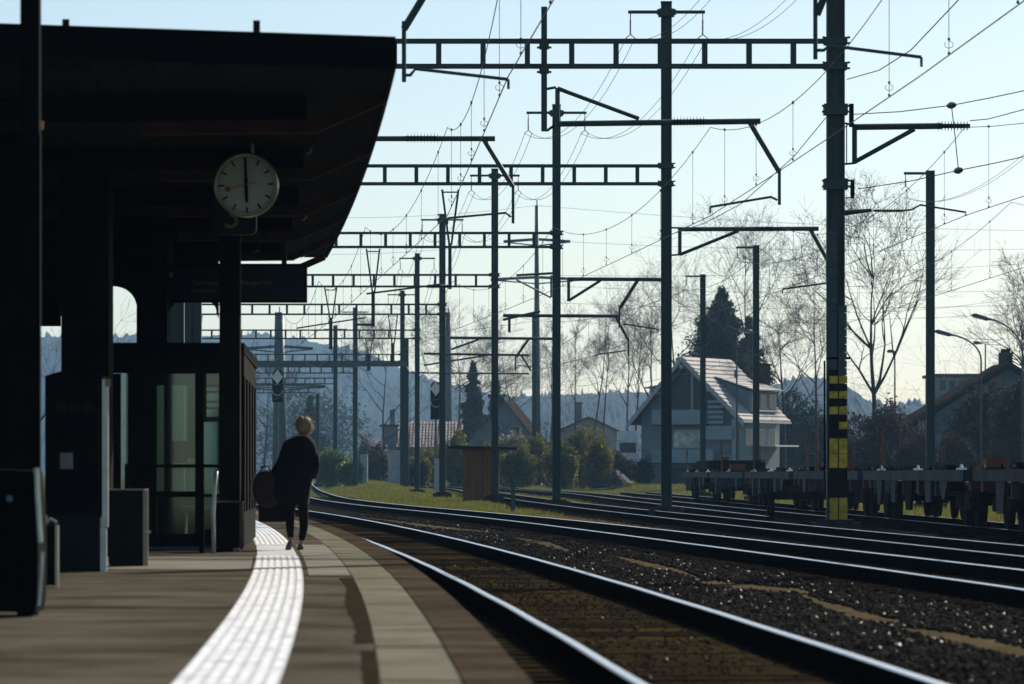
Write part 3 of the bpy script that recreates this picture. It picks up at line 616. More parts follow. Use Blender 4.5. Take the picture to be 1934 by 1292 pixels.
# ---------------------------------------------------------------- wires
def hang(a, b, sag, n=14):
    a = Vector(a); b = Vector(b); return [a.lerp(b, i/n) - Vector((0, 0, sag*4*(i/n)*(1-i/n))) for i in range(n+1)]
def overhead(name, label, sup, rc=.0085, rm=.0075, dspan=5.2):   # sup: (x, y, z messenger, z contact)
    t = thing('overhead_line', (sup[0][0], sup[0][1], sup[0][3]), label, 'overhead line', 'contact lines above the tracks')
    c = MB(); m = MB(); cl = []
    for a, b_ in zip(sup[:-1], sup[1:]):
        L = b_[1]-a[1]; k = max(1, rc_scale(a[1])); zs = .95*min(1, L/35)
        c.tube(hang((a[0], a[1], a[3]), (b_[0], b_[1], b_[3]), .02, 4), rc*k, 5, False)
        pm = hang((a[0], a[1], a[2]), (b_[0], b_[1], b_[2]), zs, 16); m.tube(pm, rm*k, 5, False)
        n = max(3, int(L/dspan))
        for i in range(n):
            f = (i+.5)/n; j = f*16; q = pm[int(j)].lerp(pm[min(16, int(j)+1)], j-int(j)); zc = a[3]+(b_[3]-a[3])*f; x = a[0]+(b_[0]-a[0])*f; y = a[1]+L*f
            d = MB(); d.tube([q, (x, y, zc)], .0042*k, 4, False); r_ = .045
            if y < 170:
                d.tube([(x+r_*math.sin(u*.8)*(1.3), y, zc+.13+r_*math.cos(u*.8)) for u in range(8)], .004*k, 4, False)
                for zz in (.02, .2): d.box((x, y, zc+zz), (.03, .02, .035))
                d.box((q.x, q.y, q.z), (.035, .03, .05))
            d.build('dropper', M['wire'], t)
    c.build('contact_wire', M['wire'], t); m.build('messenger_wire', M['wire'], t)
    return t
def rc_scale(y): return 1+max(0, (y-90)/260)
zm, zc = 8.25, 6.42
D = {0: F/s0, 1: 87.9, 2: 123.4, 3: 157.8, 4: 190.9, 5: 224.1, 6: 264, 7: 317.5}
def sp(lst): return [(x, y, zm, zc) for x, y in lst]
overhead('a', 'contact line above the platform track, passing close to the roof edge', sp([(1.9, 22), (-.05, D[0]), (-1.34, D[1]), (-4.27, D[2]), (-7.2, D[3]), (-10.3, D[4]), (-13.6, D[5]), (-18, D[6]), (-24, D[7])]))
overhead('b', 'contact line above the second track, crossing between the two nearest masts', sp([(6.6, 22), (5.5, D[0]), (4.12, D[1]), (1.2, D[2]), (-2.2, D[3]), (-5.6, D[4]), (-9.2, D[5]), (-13, D[6]), (-18.5, D[7])]))
overhead('c', 'contact line above the third track, passing behind the banded mast', sp([(12.9, 40), (9.4, D[1]), (7.87, D[2]), (5.45, D[3]), (3.75, D[4]), (.7, D[5]), (-1.2, D[6]), (-7, D[7])]))
overhead('d', 'contact line above the wagon siding', sp([(14.3, 78), (13.2, 112), (11.6, D[3]), (10.5, 205), (7.4, 252), (4, 330)]), dspan=7)
def pair(a, b, sag, label, r=.0075, gap=.13):
    t = thing('feeder_cable', a, label, 'cable', 'twin feeder cables between the mast tops'); k = rc_scale((a[1]+b[1])/2)
    for g_ in (-gap, gap):
        m = MB(); m.tube(hang((a[0]+g_, a[1], a[2]), (b[0]+g_, b[1], b[2]), sag, 18), r*k, 4, False); m.build('conductor', M['wire'], t)
mast_x = {1: PORT[1][1], 2: PORT[2][1], 3: PORT[3][1], 4: PORT[4][1], 5: PORT[5][1], 6: PORT[6][1], 7: PORT[7][1]}
nm = {1: 'banded mast', 2: 'T-topped mast', 3: 'lawn mast', 4: 'hut mast', 5: 'square-footed mast', 6: 'tiled-roof mast', 7: 'cabinet mast'}
for k in range(1, 7):
    for sg, w2 in ((-1, 'track-side'), (1, 'house-side')):
        pair((mast_x[k]+sg*1.05, D[k], 13.75), (mast_x[k+1]+sg*1.05, D[k+1], 13.75), 1.15, 'twin cable sagging from %s to %s, %s arm ends' % (nm[k], nm[k+1], w2))
for s1, p1, s2, p2, l in ((53.4, (1708, 372), 40.3, (1389, 492), 'twin cable sagging from the mast behind the wagons to the dormer mast'), (40.3, (1391, 494), 35.2, (1296, 546), 'twin cable between the two masts in front of the chalet'), (91, (2050, 180), 53.4, (1708, 372), 'twin cable rising towards the upper frame edge from the mast behind the wagons'), (35.2, (1296, 548), 21, (985, 600), 'twin cable from the chalet gable mast to the thin lawn mast')):
    pair(P(*p1, s1), P(*p2, s2), .9, l, .006, .06)
# tension lines with egg insulators on the sun side of the banded mast
def egg_line(pts_, s1, s2, egg, label):
    t = thing('tension_wire', P(*pts_[0], s1), label, 'wire'); n = len(pts_); q = [P(p[0], p[1], s1+(s2-s1)*i/(n-1)) for i, p in enumerate(pts_)]
    m = MB(); m.tube(q, .010, 5, False); m.build('strand', M['wire'], t)
    if egg: e = q[egg]; m = MB(); d = (q[egg+1]-q[egg-1]).normalized(); m.tube([e-d*.3, e-d*.16, e, e+d*.16, e+d*.3], [.01, .05, .07, .05, .01], 10); m.build('egg_insulator', M['insul'], t)
egg_line([(1612, 216), (1700, 211), (1797, 199), (1870, 185), (1960, 166)], 91, 104, 2, 'upper tension wire with egg insulator running off from the banded mast')
egg_line([(1620, 357), (1720, 342), (1810, 322), (1880, 308), (1960, 290)], 91, 104, 2, 'lower tension wire with egg insulator attached to the wheel on the banded mast')
egg_line([(1797, 200), (1804, 260), (1810, 320)], 97, 97, 0, 'short vertical link wire joining the two tension wires')
egg_line([(1832, 228), (1866, 225), (1900, 216), (1960, 200)], 90, 98, 0, 'wire leaving the insulated bracket beside the banded mast')
egg_line([(1600, 150), (1660, 133), (1720, 95), (1810, 0)], 92, 120, 0, 'rising wire from the collar of the banded mast to the upper frame edge')
egg_line([(1270, 442), (1330, 422), (1400, 385), (1500, 295), (1560, 222)], 66, 90, 0, 'slanting wire between the T-topped mast and the banded mast')
# tall far pylons and their thin lines
for px, top, bot, s, w1, w2, lb, arm in ((1014, 388, 780, 17.5, .42, .85, 'tall bluish tubular pylon with cross arms rising between the portal masts', 1), (847, 590, 760, 14.5, .7, 1.0, 'hazy tall pylon half hidden behind the square-footed mast', 0), (528, 590, 880, 17.5, 1.0, 1.7, 'wide hazy pylon standing behind the person, against the blue hill', 1)):
    p = P(px, top, s); t = thing('power_pylon', (p.x, p.y, -.2), lb, 'pylon', 'tall pylons of the power line')
    b = MB(); b.tube([(p.x, p.y, -.2), p], [w2/2, w1/2], 12); b.tube([p, p+Vector((0, 0, .6))], .06, 6); b.build('shaft', M['steel2'], t, True)
    if arm:
        for dz, hw in ((3.9, 3.6), (8.0, 5.0)):
            for sg in (-1, 1):
                b = MB(); c = p-Vector((0, 0, dz)); b.bar(c+Vector((0, 0, .25)), c+Vector((sg*hw, 0, 0)), .12, .3); b.bar(c-Vector((0, 0, .45)), c+Vector((sg*hw, 0, -.05)), .12, .14); b.build('cross_arm', M['steel2'], t)
for i, (y0, y1, x0, x1) in enumerate([(388, 436, 1014, 1960), (455, 470, 1045, 1960), (520, 497, 1045, 1960), (540, 548, 1045, 1960), (572, 575, 1055, 1960), (600, 590, 1270, 1960), (388, 410, 1014, 600), (455, 480, 985, 560), (590, 555, 1600, 1960), (600, 640, 1045, 640)]):
    t = thing('power_line', P(x0, y0, 17.5), 'thin power line across the pale sky, number of the set counted from the pylon top' , 'power line', 'thin power lines of the tall pylon')
    t['label'] = ['topmost thin power line from the tip of the tall tubular pylon', 'thin power line from the upper cross arm of the pylon', 'thin power line climbing gently above the chalet', 'thin power line just above the conifer top', 'thin level power line behind the bare oak', 'short power line behind the street lamps', 'thin power line from the pylon tip towards the station roof', 'thin power line from the upper cross arm towards the roof', 'thin power line rising beside the tallest street lamp', 'low power line sloping down towards the station roof'][i]
    del t['group']
    m = MB(); m.tube(hang(P(x0, y0, 17.5), P(x1, y1, 19.0 if x1 > x0 else 16), .5, 12), .016, 4, False); m.build('strand', M['wire'], t)
# main signals with white diamond boards
for px, top, bot, s, lb in ((823, 722, 795, 25, 'black signal with a white diamond board beside the square-footed portal mast'), (524, 700, 762, 25, 'black signal with a white diamond board in front of the far left pylon')):
    p = P(px, top, s); q = P(px, bot, s); t = thing('railway_signal', (p.x, p.y, -.2), lb, 'signal', 'railway signals with diamond boards')
    b = MB(); b.tube([(p.x, p.y+.1, -.2), (p.x, p.y+.1, p.z-.1)], .09, 8); b.build('post', M['steel2'], t)
    w_ = 10/s; b = MB(); b.prism([(-w_*.7, -w_*.3), (-w_, -w_), (-w_, q.z-p.z), (w_, q.z-p.z), (w_, -w_), (w_*.7, -w_*.3), (0, 0)], (p.x, p.y, p.z+.1), (1, 0, 0), (0, 0, 1), (0, 1, 0), .08); b.build('board', M['black'], t)
    b = MB(); c = p-Vector((0, .05, 12/s)); r_ = 10.5/s; b.prism([(-r_, 0), (0, -r_*1.35), (r_, 0), (0, r_*1.35)], c, (1, 0, 0), (0, 0, 1), (0, 1, 0), .03); b.build('diamond_board', M['signwhite'], t)
    b = MB(); c = p-Vector((0, .1, 38/s)); b.tube([c+Vector((math.cos(a)*9/s, -.05, math.sin(a)*9/s)) for a in [math.pi*(1+i/8) for i in range(9)]], .035, 6); b.build('lamp_hood', M['alu'], t)
# curved white guard hoops near the far masts
for pts_, lb in (([(797, 663), (803, 690), (812, 705)], 'white curved hose beside the mast before the tiled roof'), ([(768, 692), (775, 705), (783, 712)], 'short white curved hose beside the cabinet mast'), ([(677, 694), (683, 715), (700, 727)], 'white curved hose beside the slim dark portal mast')):
    m = MB(); m.tube([P(a, b_, 25.6) for a, b_ in pts_], .045, 6); tag(m.build('insulating_hose', M['signwhite']), lb, 'hose')
# ---------------------------------------------------------------- platform roof
UP = Vector((0, 0, 1))
def near_d(x): return 35.4 + (x+1.0)*.33       # the near end is cut slightly askew
t = thing('platform_roof', (-4, 50, .15), 'dark flat platform roof on columns, its near end filling the upper corner of the picture', 'platform roof')
ce = lambda d: EDGE(d)-.33
zs, ztp = ZC+3.40, ZC+3.66
dd = [35.4+i*(66.0-35.4)/24 for i in range(25)]
def slab(lo, hi, z0, z1, name, m, dd_=dd, par=t, skew=True):
    b = MB(); vs = []
    for i, d in enumerate(dd_):
        for xo in (lo, hi):
            x = float(ce(d))+xo; y = d + ((x+1.0)*.33*(1-i/(len(dd_)-1)) if skew else 0)
            vs += [(x, y, z0), (x, y, z1)]
    fs = []
    for i in range(len(dd_)-1):
        a = i*4; c = a+4; fs += [(a, c, c+2, a+2), (a+1, a+3, c+3, c+1), (a, a+1, c+1, c), (a+2, c+2, c+3, a+3)]
    fs += [(0, 2, 3, 1), (len(vs)-4, len(vs)-3, len(vs)-1, len(vs)-2)]
    b.add(vs, fs); return b.build(name, m, par)
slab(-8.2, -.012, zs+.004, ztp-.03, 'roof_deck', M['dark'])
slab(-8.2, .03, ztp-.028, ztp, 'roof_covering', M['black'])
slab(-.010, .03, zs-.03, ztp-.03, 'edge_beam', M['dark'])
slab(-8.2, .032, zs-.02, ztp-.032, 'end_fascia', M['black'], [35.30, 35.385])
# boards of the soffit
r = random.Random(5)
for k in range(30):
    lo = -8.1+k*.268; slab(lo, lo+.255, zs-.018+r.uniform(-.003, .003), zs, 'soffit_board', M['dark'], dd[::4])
# drip plates along the roof edge
d = 36.5
while d < 30:
    x = float(ce(d)); b = MB(); b.bx(x-.03, x+.045, d-.16, d+.16, zs-.055, zs-.031); b.build('gutter_clip', M['dark'], t); d += 1.75
for d in (37.9, 43.9, 50, 55.2, 60.5, 65.6):
    x = float(ce(d)); b = MB(); b.bar((x-.62, d, zs-.29), (x-.02, d, zs-.03), .09, .10); b.bar((x-2.2, d+.02, zs-.30), (x-.6, d+.02, zs-.285), .09, .12); b.build('brace', M['redbrown'], t)
for d in (38, 44, 50, 56, 62):
    x = float(ce(d)); b = MB(); b.bar((x-8, d, zs-.16), (x-.7, d, zs-.12), .12, .22); b.build('cross_beam', M['dark'], t)
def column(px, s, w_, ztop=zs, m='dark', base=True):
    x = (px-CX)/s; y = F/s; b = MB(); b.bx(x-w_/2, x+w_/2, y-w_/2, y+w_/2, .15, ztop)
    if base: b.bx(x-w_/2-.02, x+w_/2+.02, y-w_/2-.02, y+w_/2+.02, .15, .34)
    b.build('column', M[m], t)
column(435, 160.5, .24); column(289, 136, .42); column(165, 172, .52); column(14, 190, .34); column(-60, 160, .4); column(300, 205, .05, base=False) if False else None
# arched frame across the far half of the roof
s = 133.; y = F/s; X = lambda px: (px-CX)/s; Z = lambda py: ZC+(HY-py)/s
def arch_panel(px0, px1, spring, crown, ztop_px=440):
    n = 14; w2 = (px1-px0)/2; c = (px0+px1)/2; poly = [(X(px0), Z(ztop_px)), (X(px0), Z(spring))]
    for i in range(n+1):
        a = math.pi*(1-i/n); poly.append((X(c+w2*math.cos(a)), Z(spring-(spring-crown)*math.sin(a)**.8)))
    poly += [(X(px1), Z(spring)), (X(px1), Z(ztop_px))]
    # split in quads between the top line and the arch
    b = MB(); k = poly[2:-2]
    for p, q in zip(k[:-1], k[1:]):
        b.add([(p[0], y-.1, p[1]), (q[0], y-.1, q[1]), (q[0], y-.1, Z(ztop_px)), (p[0], y-.1, Z(ztop_px)), (p[0], y+.1, p[1]), (q[0], y+.1, q[1]), (q[0], y+.1, Z(ztop_px)), (p[0], y+.1, Z(ztop_px))],
              [(0,1,2,3), (7,6,5,4), (0,4,5,1), (1,5,6,2), (2,6,7,3), (3,7,4,0)])
    b.build('arch_panel', M['dark'], t)
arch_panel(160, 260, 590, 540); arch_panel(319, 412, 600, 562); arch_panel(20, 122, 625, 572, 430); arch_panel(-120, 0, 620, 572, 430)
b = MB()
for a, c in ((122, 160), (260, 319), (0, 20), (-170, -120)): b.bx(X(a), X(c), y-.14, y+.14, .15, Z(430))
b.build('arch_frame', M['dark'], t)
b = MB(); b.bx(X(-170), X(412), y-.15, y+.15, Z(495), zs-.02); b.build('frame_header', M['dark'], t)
b = MB(); b.bx(X(83), X(120), y-.5, y-.35, Z(618), Z(560)); b.build('hanging_panel', M['black'], t)
for px in (125, 485):
    p = P(px, 62 if px > 300 else 48, 226.); b = MB(); b.bx(p.x-.028, p.x+.028, p.y-.05, p.y+.0, ztp, ztp+.13+(.0 if px > 300 else .01)); b.build('roof_stub', M['litter'], t)
b = MB(); b.tube([P(*q, 190) for q in ((200, 345), (215, 315), (245, 282), (290, 264), (345, 256), (450, 253), (560, 250), (585, 244))], .007, 6); b.tube([P(*q, 165) for q in ((235, 400), (260, 372), (300, 352), (345, 344), (400, 343))], .006, 6); b.build('ceiling_cable', M['litter'], t)
# lamps and fittings under the roof
for px, py, s, lb in ((462, 226, 178, 'small lamp fitting under the roof above the clock'), (485, 480, 132, 'string of small lamp fittings above the train display')):
    p = P(px, py, s); tt = thing('ceiling_lamp', p, lb, 'lamp'); b = MB(); b.tube([p+UP*.35, p+UP*.06], .012, 6); b.build('rod', M['black'], tt)
    b = MB(); b.lathe(p, [(.02, .06), (.055, .03), (.06, -.03), (.03, -.06)], 12); b.build('lamp_body', M['trim'], tt, True)
    b = MB(); b.lathe(p+UP*.12, [(.02, .03), (.045, .0), (.02, -.03)], 12); b.build('socket', M['redbrown'], tt, True)
for px, py, s in ((585, 278, 182), (576, 405, 148)):
    p = P(px, py, s); b = MB(); b.tube([p+Vector((-.03+.05*math.sin(a), 0, .07*math.cos(a))) for a in [i*math.pi/7 for i in range(8)]], .010, 6)  # glint modelled as a small curve of bright metal
    tag(b.build('ceiling_glint', M['alu']), 'small bright curved glint under the roof, level with the clock' if py < 300 else 'small bright curved glint under the roof, lower one near the display', 'glint')
# ---------------------------------------------------------------- clock
s = 185.; c = P(465.5, 350, s); t = thing('station_clock', c, 'round white station clock hanging under the dark roof, showing six o clock', 'clock')
b = MB(); b.lathe(c, [(.275, .08), (.328, .06), (.332, -.04), (.324, -.062), (.306, -.065), (.304, -.05)], 48, 'Y'); b.build('rim', M['clockrim'], t, True)
b = MB(); b.lathe(c+Vector((0, -.040, 0)), [(.306, .0), (.306, -.012)], 48, 'Y'); b.build('dial', M['clockface'], t)
tilt = R(-2.0)
def hand(ang, r0, r1, w0, w1, m, name, lay):
    a = math.pi/2-ang+tilt*-1; dr = Vector((math.cos(a), 0, math.sin(a))); pr = Vector((-dr.z, 0, dr.x)); y = c.y-.053-.005*lay; o = Vector((c.x, y, c.z))
    b = MB(); vs = [o+dr*r0+pr*w0/2, o+dr*r0-pr*w0/2, o+dr*r1-pr*w1/2, o+dr*r1+pr*w1/2]; b.add(vs+[v+Vector((0, -.003, 0)) for v in vs], [(0,1,2,3), (7,6,5,4), (0,4,5,1), (1,5,6,2), (2,6,7,3), (3,7,4,0)])
    return b.build(name, M[m], t)
for i in range(60):
    if i % 5 == 0: hand(i*math.pi/30, .223, .288, .018, .018, 'black', 'hour_mark', 1)
    else: hand(i*math.pi/30, .271, .288, .0065, .0065, 'black', 'minute_mark', 1)
hand(0, -.07, .284, .031, .023, 'black', 'minute_hand', 2); hand(math.pi, -.07, .18, .036, .028, 'black', 'hour_hand', 3)
sa = R(258); hand(sa, -.10, .18, .010, .008, 'red', 'second_hand', 4)
a = math.pi/2-sa+R(2); b = MB(); b.lathe((c.x+math.cos(a)*.19, c.y-.078, c.z+math.sin(a)*.19), [(.029, .002), (.029, -.002)], 20, 'Y'); b.build('second_hand_disc', M['red'], t)
b = MB(); b.tube([(c.x+.06, c.y, c.z+.32), (c.x+.06, c.y, zs-.02)], .016, 8); b.build('suspension_rod', M['clockrim'], t)
# ---------------------------------------------------------------- text helper
FONT_CACHE = {}
def text(body, loc, size, m, parent, name='lettering', align='LEFT', rz=0, ext=.002):
    cu = bpy.data.curves.new('t', 'FONT'); cu.body = body; cu.size = size; cu.extrude = ext; cu.align_x = align
    o = bpy.data.objects.new('t', cu); COL.objects.link(o); dg = bpy.context.evaluated_depsgraph_get(); me = bpy.data.meshes.new_from_object(o.evaluated_get(dg))
    bpy.data.objects.remove(o); me.materials.clear(); me.materials.append(m); ob = bpy.data.objects.new(name, me); COL.objects.link(ob)
    ob.parent = parent; ob.location = Vector(loc)-Vector(parent['_o']); ob.rotation_euler = (R(90), 0, rz); return ob
# platform number sign
s = 168.; t = thing('platform_sign', P(443, 410, s), 'dark platform number sign with a yellow 3, half hidden behind the clock', 'sign')
a = P(401, 372, s); c2 = P(484, 443, s); b = MB(); w_ = c2.x-a.x; h_ = a.z-c2.z; rr = .06
poly = []
for cx_, cz_, a0 in ((w_-rr, h_-rr, 0), (rr, h_-rr, 90), (rr, rr, 180), (w_-rr, rr, 270)): poly += [(cx_+rr*math.cos(R(a0+q)), cz_+rr*math.sin(R(a0+q))) for q in (0, 30, 60, 90)]
b.prism(poly, (a.x, a.y, c2.z), (1, 0, 0), (0, 0, 1), (0, 1, 0), .12); b.build('sign_box', M['signblue'], t)
b = MB(); b.prism([(x_*.95+w_*.025, z_*.95+h_*.025) for x_, z_ in poly], (a.x, a.y-.004, c2.z), (1, 0, 0), (0, 0, 1), (0, 1, 0), .003); b.build('sign_face', M['signblue'], t)
text('3', (P(438, 431, s).x, a.y-.010, P(438, 431, s).z), .42, M['ledyellow'], t, 'numeral', 'CENTER')
b = MB(); b.tube([(a.x+.1, a.y+.06, a.z), (a.x+.1, a.y+.06, zs)], .014, 6); b.tube([(c2.x-.1, a.y+.06, a.z), (c2.x-.1, a.y+.06, zs)], .014, 6); b.build('hanger', M['black'], t)
# train display
s = 135.; a = P(290, 498, s); c2 = P(579, 571, s); t = thing('train_display', (a.x, a.y, c2.z), 'long dark train destination display hanging across the platform below the clock', 'display board')
b = MB(); b.bx(a.x, c2.x, a.y, a.y+.22, c2.z, a.z); b.build('housing', M['black'], t)
b = MB(); b.bx(a.x+.03, c2.x-.03, a.y-.006, a.y-.001, c2.z+.035, a.z-.035); b.build('display_glass', M['signblue'], t)
for tx, px, py, sz in (('Deitingen', 362, 538, .095), ('Wangen a/A', 450, 538, .095), ('Solothurn', 361, 552, .085), ('18:02', 305, 523, .13)):
    if tx == '18:02': continue
    text(tx, (P(px, py, s).x, a.y-.010, P(px, py, s).z), sz, M['ledyellow'], t)
b = MB(); p = P(300, 524, s); b.bx(p.x, p.x+.20, a.y-.012, a.y-.008, p.z, p.z+.07); b.build('line_badge', M['ledyellow'], t)
for px in (320, 536):
    p = P(px, 498, s); b = MB(); b.bx(p.x-.035, p.x+.035, a.y+.06, a.y+.14, p.z, zs); b.build('hanger', M['redbrown'], t)
# ---------------------------------------------------------------- near post and furniture
p = P(58, 900, 262.); t = thing('lamp_post', (p.x, p.y, .15), 'tall square dark post rising past the roof at the picture edge', 'post')
b = MB(); b.bx(p.x-.068, p.x+.068, p.y-.068, p.y+.068, .15, 5.4); b.build('shaft', M['black'], t); b = MB(); b.bx(p.x-.085, p.x+.085, p.y-.085, p.y+.085, .15, .30); b.build('base', M['black'], t)
b = MB(); b.bx(p.x+.069, p.x+.078, p.y-.068, p.y-.03, .5, 3.5); b.build('edge_strip', M['litter'], t); b = MB(); q = P(80, 238, 262.); b.bx(q.x-.01, q.x+.014, p.y-.08, p.y-.06, q.z-.03, q.z+.03); b.build('bolt', M['trim'], t)
# ticket machine
s = 204.; a = P(85, 710, s); c2 = P(193, 1080, s); y0, y1 = a.y, a.y+.62
t = thing('ticket_machine', (a.x, a.y, .15), 'tall dark ticket machine with rounded top and pale side edge', 'ticket machine')
b = MB(); n = 10; w_ = c2.x-a.x; poly = [(0, .52), (w_, .52)] + [(w_-w_*i/n, a.z-.15+.055*math.sin(math.pi*i/n)) for i in range(n+1)]
b.prism(poly, (a.x, y0, .15), (1, 0, 0), (0, 0, 1), (0, 1, 0), y1-y0); b.build('cabinet', M['litterd'], t)
b = MB(); b.bx(a.x+.02, c2.x-.02, y0+.02, y1-.02, .15, .668); b.build('plinth', M['litter'], t)
b = MB(); b.bx(c2.x+.001, c2.x+.055, y0-.012, y0+.05, .56, a.z-.03); b.build('lit_side_edge', M['alu'], t); b = MB(); b.bx(c2.x-.018, c2.x+.04, y0-.005, y0+.05, .15, .55); b.build('lit_plinth_edge', M['alu'], t)  # pale strips put the sunlight on the right edge into colour
b = MB(); b.bx(c2.x+.03, c2.x+.075, y0-.03, y0+.03, a.z-.10, a.z-.03); b.build('cap', M['trim'], t)
b = MB(); b.bx(a.x+.12, a.x+.42, y0-.008, y0-.001, 1.25, 1.55); b.build('screen', M['black'], t)
b = MB(); b.bx(a.x+.12, a.x+.30, y0-.010, y0-.001, .95, 1.05); b.build('coin_slot', M['black'], t)
for k in range(3): b = MB(); b.bx(a.x+.10+k*.13, a.x+.20+k*.13, y0-.008, y0-.001, 1.62, 1.72); b.build('key_panel', M['litter'], t)
b = MB(); b.bx(a.x+.08, a.x+.50, y0-.006, y0-.001, .72, .725); b.bx(a.x+.08, a.x+.50, y0-.006, y0-.001, 1.86, 1.865); b.bx(a.x+.50, a.x+.505, y0-.006, y0-.001, .72, 1.865); b.build('panel_seam', M['litter'], t, kind='stuff')
b = MB(); b.bx(a.x+.14, a.x+.26, y0-.008, y0-.001, 1.10, 1.28); b.build('notice', M['concrete'], t)
# waste station
def furn(name, lab, cat, px0, px1, py0, s, dep, m, extra=None, zb=.15):
    a = P(px0, py0, s); c = P(px1, py0, s); t = thing(name, ((a.x+c.x)/2, a.y, zb), lab, cat)
    b = MB(); b.bx(a.x, c.x, a.y, a.y+dep, zb+.02, a.z); b.build('body', M[m], t); return t, a.x, c.x, a.y, a.z
t, x0, x1, y, z = furn('waste_bin', 'grey metal waste bin cabinet with pale trimmed corner, beside the ticket machine', 'waste bin', 205, 270, 926, 193., .4, 'litter')
b = MB(); b.bx(x0-.01, x1+.02, y-.01, y+.41, z, z+.012); b.build('lid', M['clockrim'], t); b = MB(); b.bx(x1+.001, x1+.05, y-.008, y+.04, .15, z-.002); b.build('corner_post', M['clockrim'], t)
b = MB(); b.bx(x1+.012, x1+.075, y-.03, y+.0, z-.42, z-.395); b.build('lock', M['alu'], t)
b = MB(); b.bx(x0+.01, x1-.01, y+.02, y+.38, .15, .17); b.build('foot', M['black'], t)
t, x0, x1, y, z = furn('ash_bin', 'small square ash bin post between the dark advertising stand and the ticket machine', 'ash bin', 79, 104, 992, 238., .16, 'litterd')
b = MB(); b.bx(x1+.001, x1+.022, y-.004, y+.1, .15, z); b.build('edge_trim', M['clockrim'], t); b = MB(); b.tube([((x0+x1)/2-.03, y+.04, z), ((x0+x1)/2+.01, y+.04, z+.05), ((x0+x1)/2+.06, y+.04, z+.02)], .014, 6); b.build('lid_handle', M['alu'], t)
s = 299.; a = P(-90, 890, s); c2 = P(72, 890, s)
t = thing('advert_stand', (a.x, a.y, .15), 'dark rounded advertising stand cut off by the picture edge', 'advertising stand')
b = MB(); w_ = c2.x-a.x; poly = [(0, .03), (w_-.02, .03), (w_-.005, .12), (w_, .4), (w_-.01, .75), (w_-.03, a.z-.15)] + [(0, a.z-.12)]; b.prism(poly, (a.x, a.y, .15), (1, 0, 0), (0, 0, 1), (0, 1, 0), .5); b.build('body', M['black'], t)
b = MB(); b.tube([(c2.x+.004, a.y+.01, .22), (c2.x+.018, a.y+.01, .42), (c2.x+.026, a.y+.01, .56)], .012, 6); b.tube([(c2.x+.012, a.y+.01, .62), (c2.x-.006, a.y+.01, .9), (c2.x-.012, a.y+.01, a.z+.02)], .018, 6); b.build('lit_edge_tube', M['alu'], t)  # pale tubes stand in for the lit right rim of the stand
b = MB(); b.lathe(P(18, 942, s)+Vector((0, -.003, 0)), [(.022, .0), (.018, -.006)], 14, 'Y'); b.build('indicator', M['bluewall'], t)
for sx in (.08, .4): b = MB(); b.bx(a.x+sx, a.x+sx+.1, a.y+.05, a.y+.4, .15, .181); b.build('foot', M['black'], t)
t, x0, x1, y, z = furn('waste_bin', 'brown square waste bin standing in front of the column by the waiting room', 'waste bin', 408, 452, 950, 163., .3, 'dark', zb=.19)
b = MB(); b.bx(x0-.01, x1+.04, y-.012, y+.31, z, z+.02); b.build('lid', M['timber'], t); b = MB(); b.bx(x1+.001, x1+.045, y-.01, y+.03, .2, z-.003); b.build('corner_post', M['timber'], t)
b = MB(); b.prism([(0, 0), (.10, 0), (.055, .045), (.0, .045)], (x1-.07, y-.03, .15), (1, 0, 0), (0, 0, 1), (0, 1, 0), .3); b.build('foot', M['trim'], t); b = MB(); b.bx(x0-.03, x0+.06, y, y+.3, .15, .189); b.build('foot', M['black'], t)
# railing
s = 166.; t = thing('railing', PG(380, s, .15), 'low metal railing in front of the waiting room with a bright end post', 'railing')
for py in (880, 936): b = MB(); b.bar(P(236, py, s), P(416, py, s), .03, .035); b.build('rail_bar', M['black'], t)
for px, w_ in ((240, .05), (381, .055)): p = PG(px, s, 0); b = MB(); b.bx(p.x-w_/2, p.x+w_/2, p.y-.025, p.y+.025, .15, P(0, 876, s).z); b.build('post', M['black'], t)
p = PG(404, s, 0); b = MB(); b.tube([(p.x, p.y-.05, .15), (p.x-.004, p.y-.05, .6), (p.x+.012, p.y-.05, .9), (p.x+.03, p.y-.05, P(0, 890, s).z)], .024, 8); b.build('end_post', M['alu'], t, True)
# ---------------------------------------------------------------- waiting room
s1, s2 = 158., 138.; fy, by = F/s1, F/s2
fl, fr = (212-CX)/s1, (455-CX)/s1; bl, brx = fl-.5, (478-CX)/s2; zt = ZC+(HY-664)/s1
t = thing('waiting_room', ((fl+fr)/2, fy, .15), 'dark framed glass waiting room under the platform roof', 'waiting room')
def quadbox(p, q, th, z0, z1, name, m, par=t):       # wall piece between two plan points
    p = Vector((p[0], p[1], 0)); q = Vector((q[0], q[1], 0)); d_ = (q-p).normalized(); n_ = Vector((-d_.y, d_.x, 0))*th/2; b = MB(); a4 = [p-n_, q-n_, q+n_, p+n_]
    b.add([(v.x, v.y, z0) for v in a4]+[(v.x, v.y, z1) for v in a4], [(0,3,2,1), (4,5,6,7), (0,1,5,4), (1,2,6,5), (2,3,7,6), (3,0,4,7)]); return b.build(name, M[m], par)
b = MB(); vs = [(fl-.15, fy-.2, zt-.02), (fr+.05, fy-.2, zt-.02), (brx+.05, by+.2, zt-.02), (bl, by+.2, zt-.02)]
b.add(vs+[(x_, y_, z_+.12) for x_, y_, z_ in vs], [(0,3,2,1), (4,5,6,7), (0,1,5,4), (1,2,6,5), (2,3,7,6), (3,0,4,7)]); b.build('roof', M['black'], t)
b = MB(); vs = [(fl, fy-.05, .10), (fr, fy-.05, .10), (brx, by, .10), (bl, by, .10)]; b.add(vs+[(x_, y_, .19) for x_, y_, z_ in vs], [(0,3,2,1), (4,5,6,7), (0,1,5,4), (1,2,6,5), (2,3,7,6), (3,0,4,7)]); b.build('floor', M['bluemetal'], t)
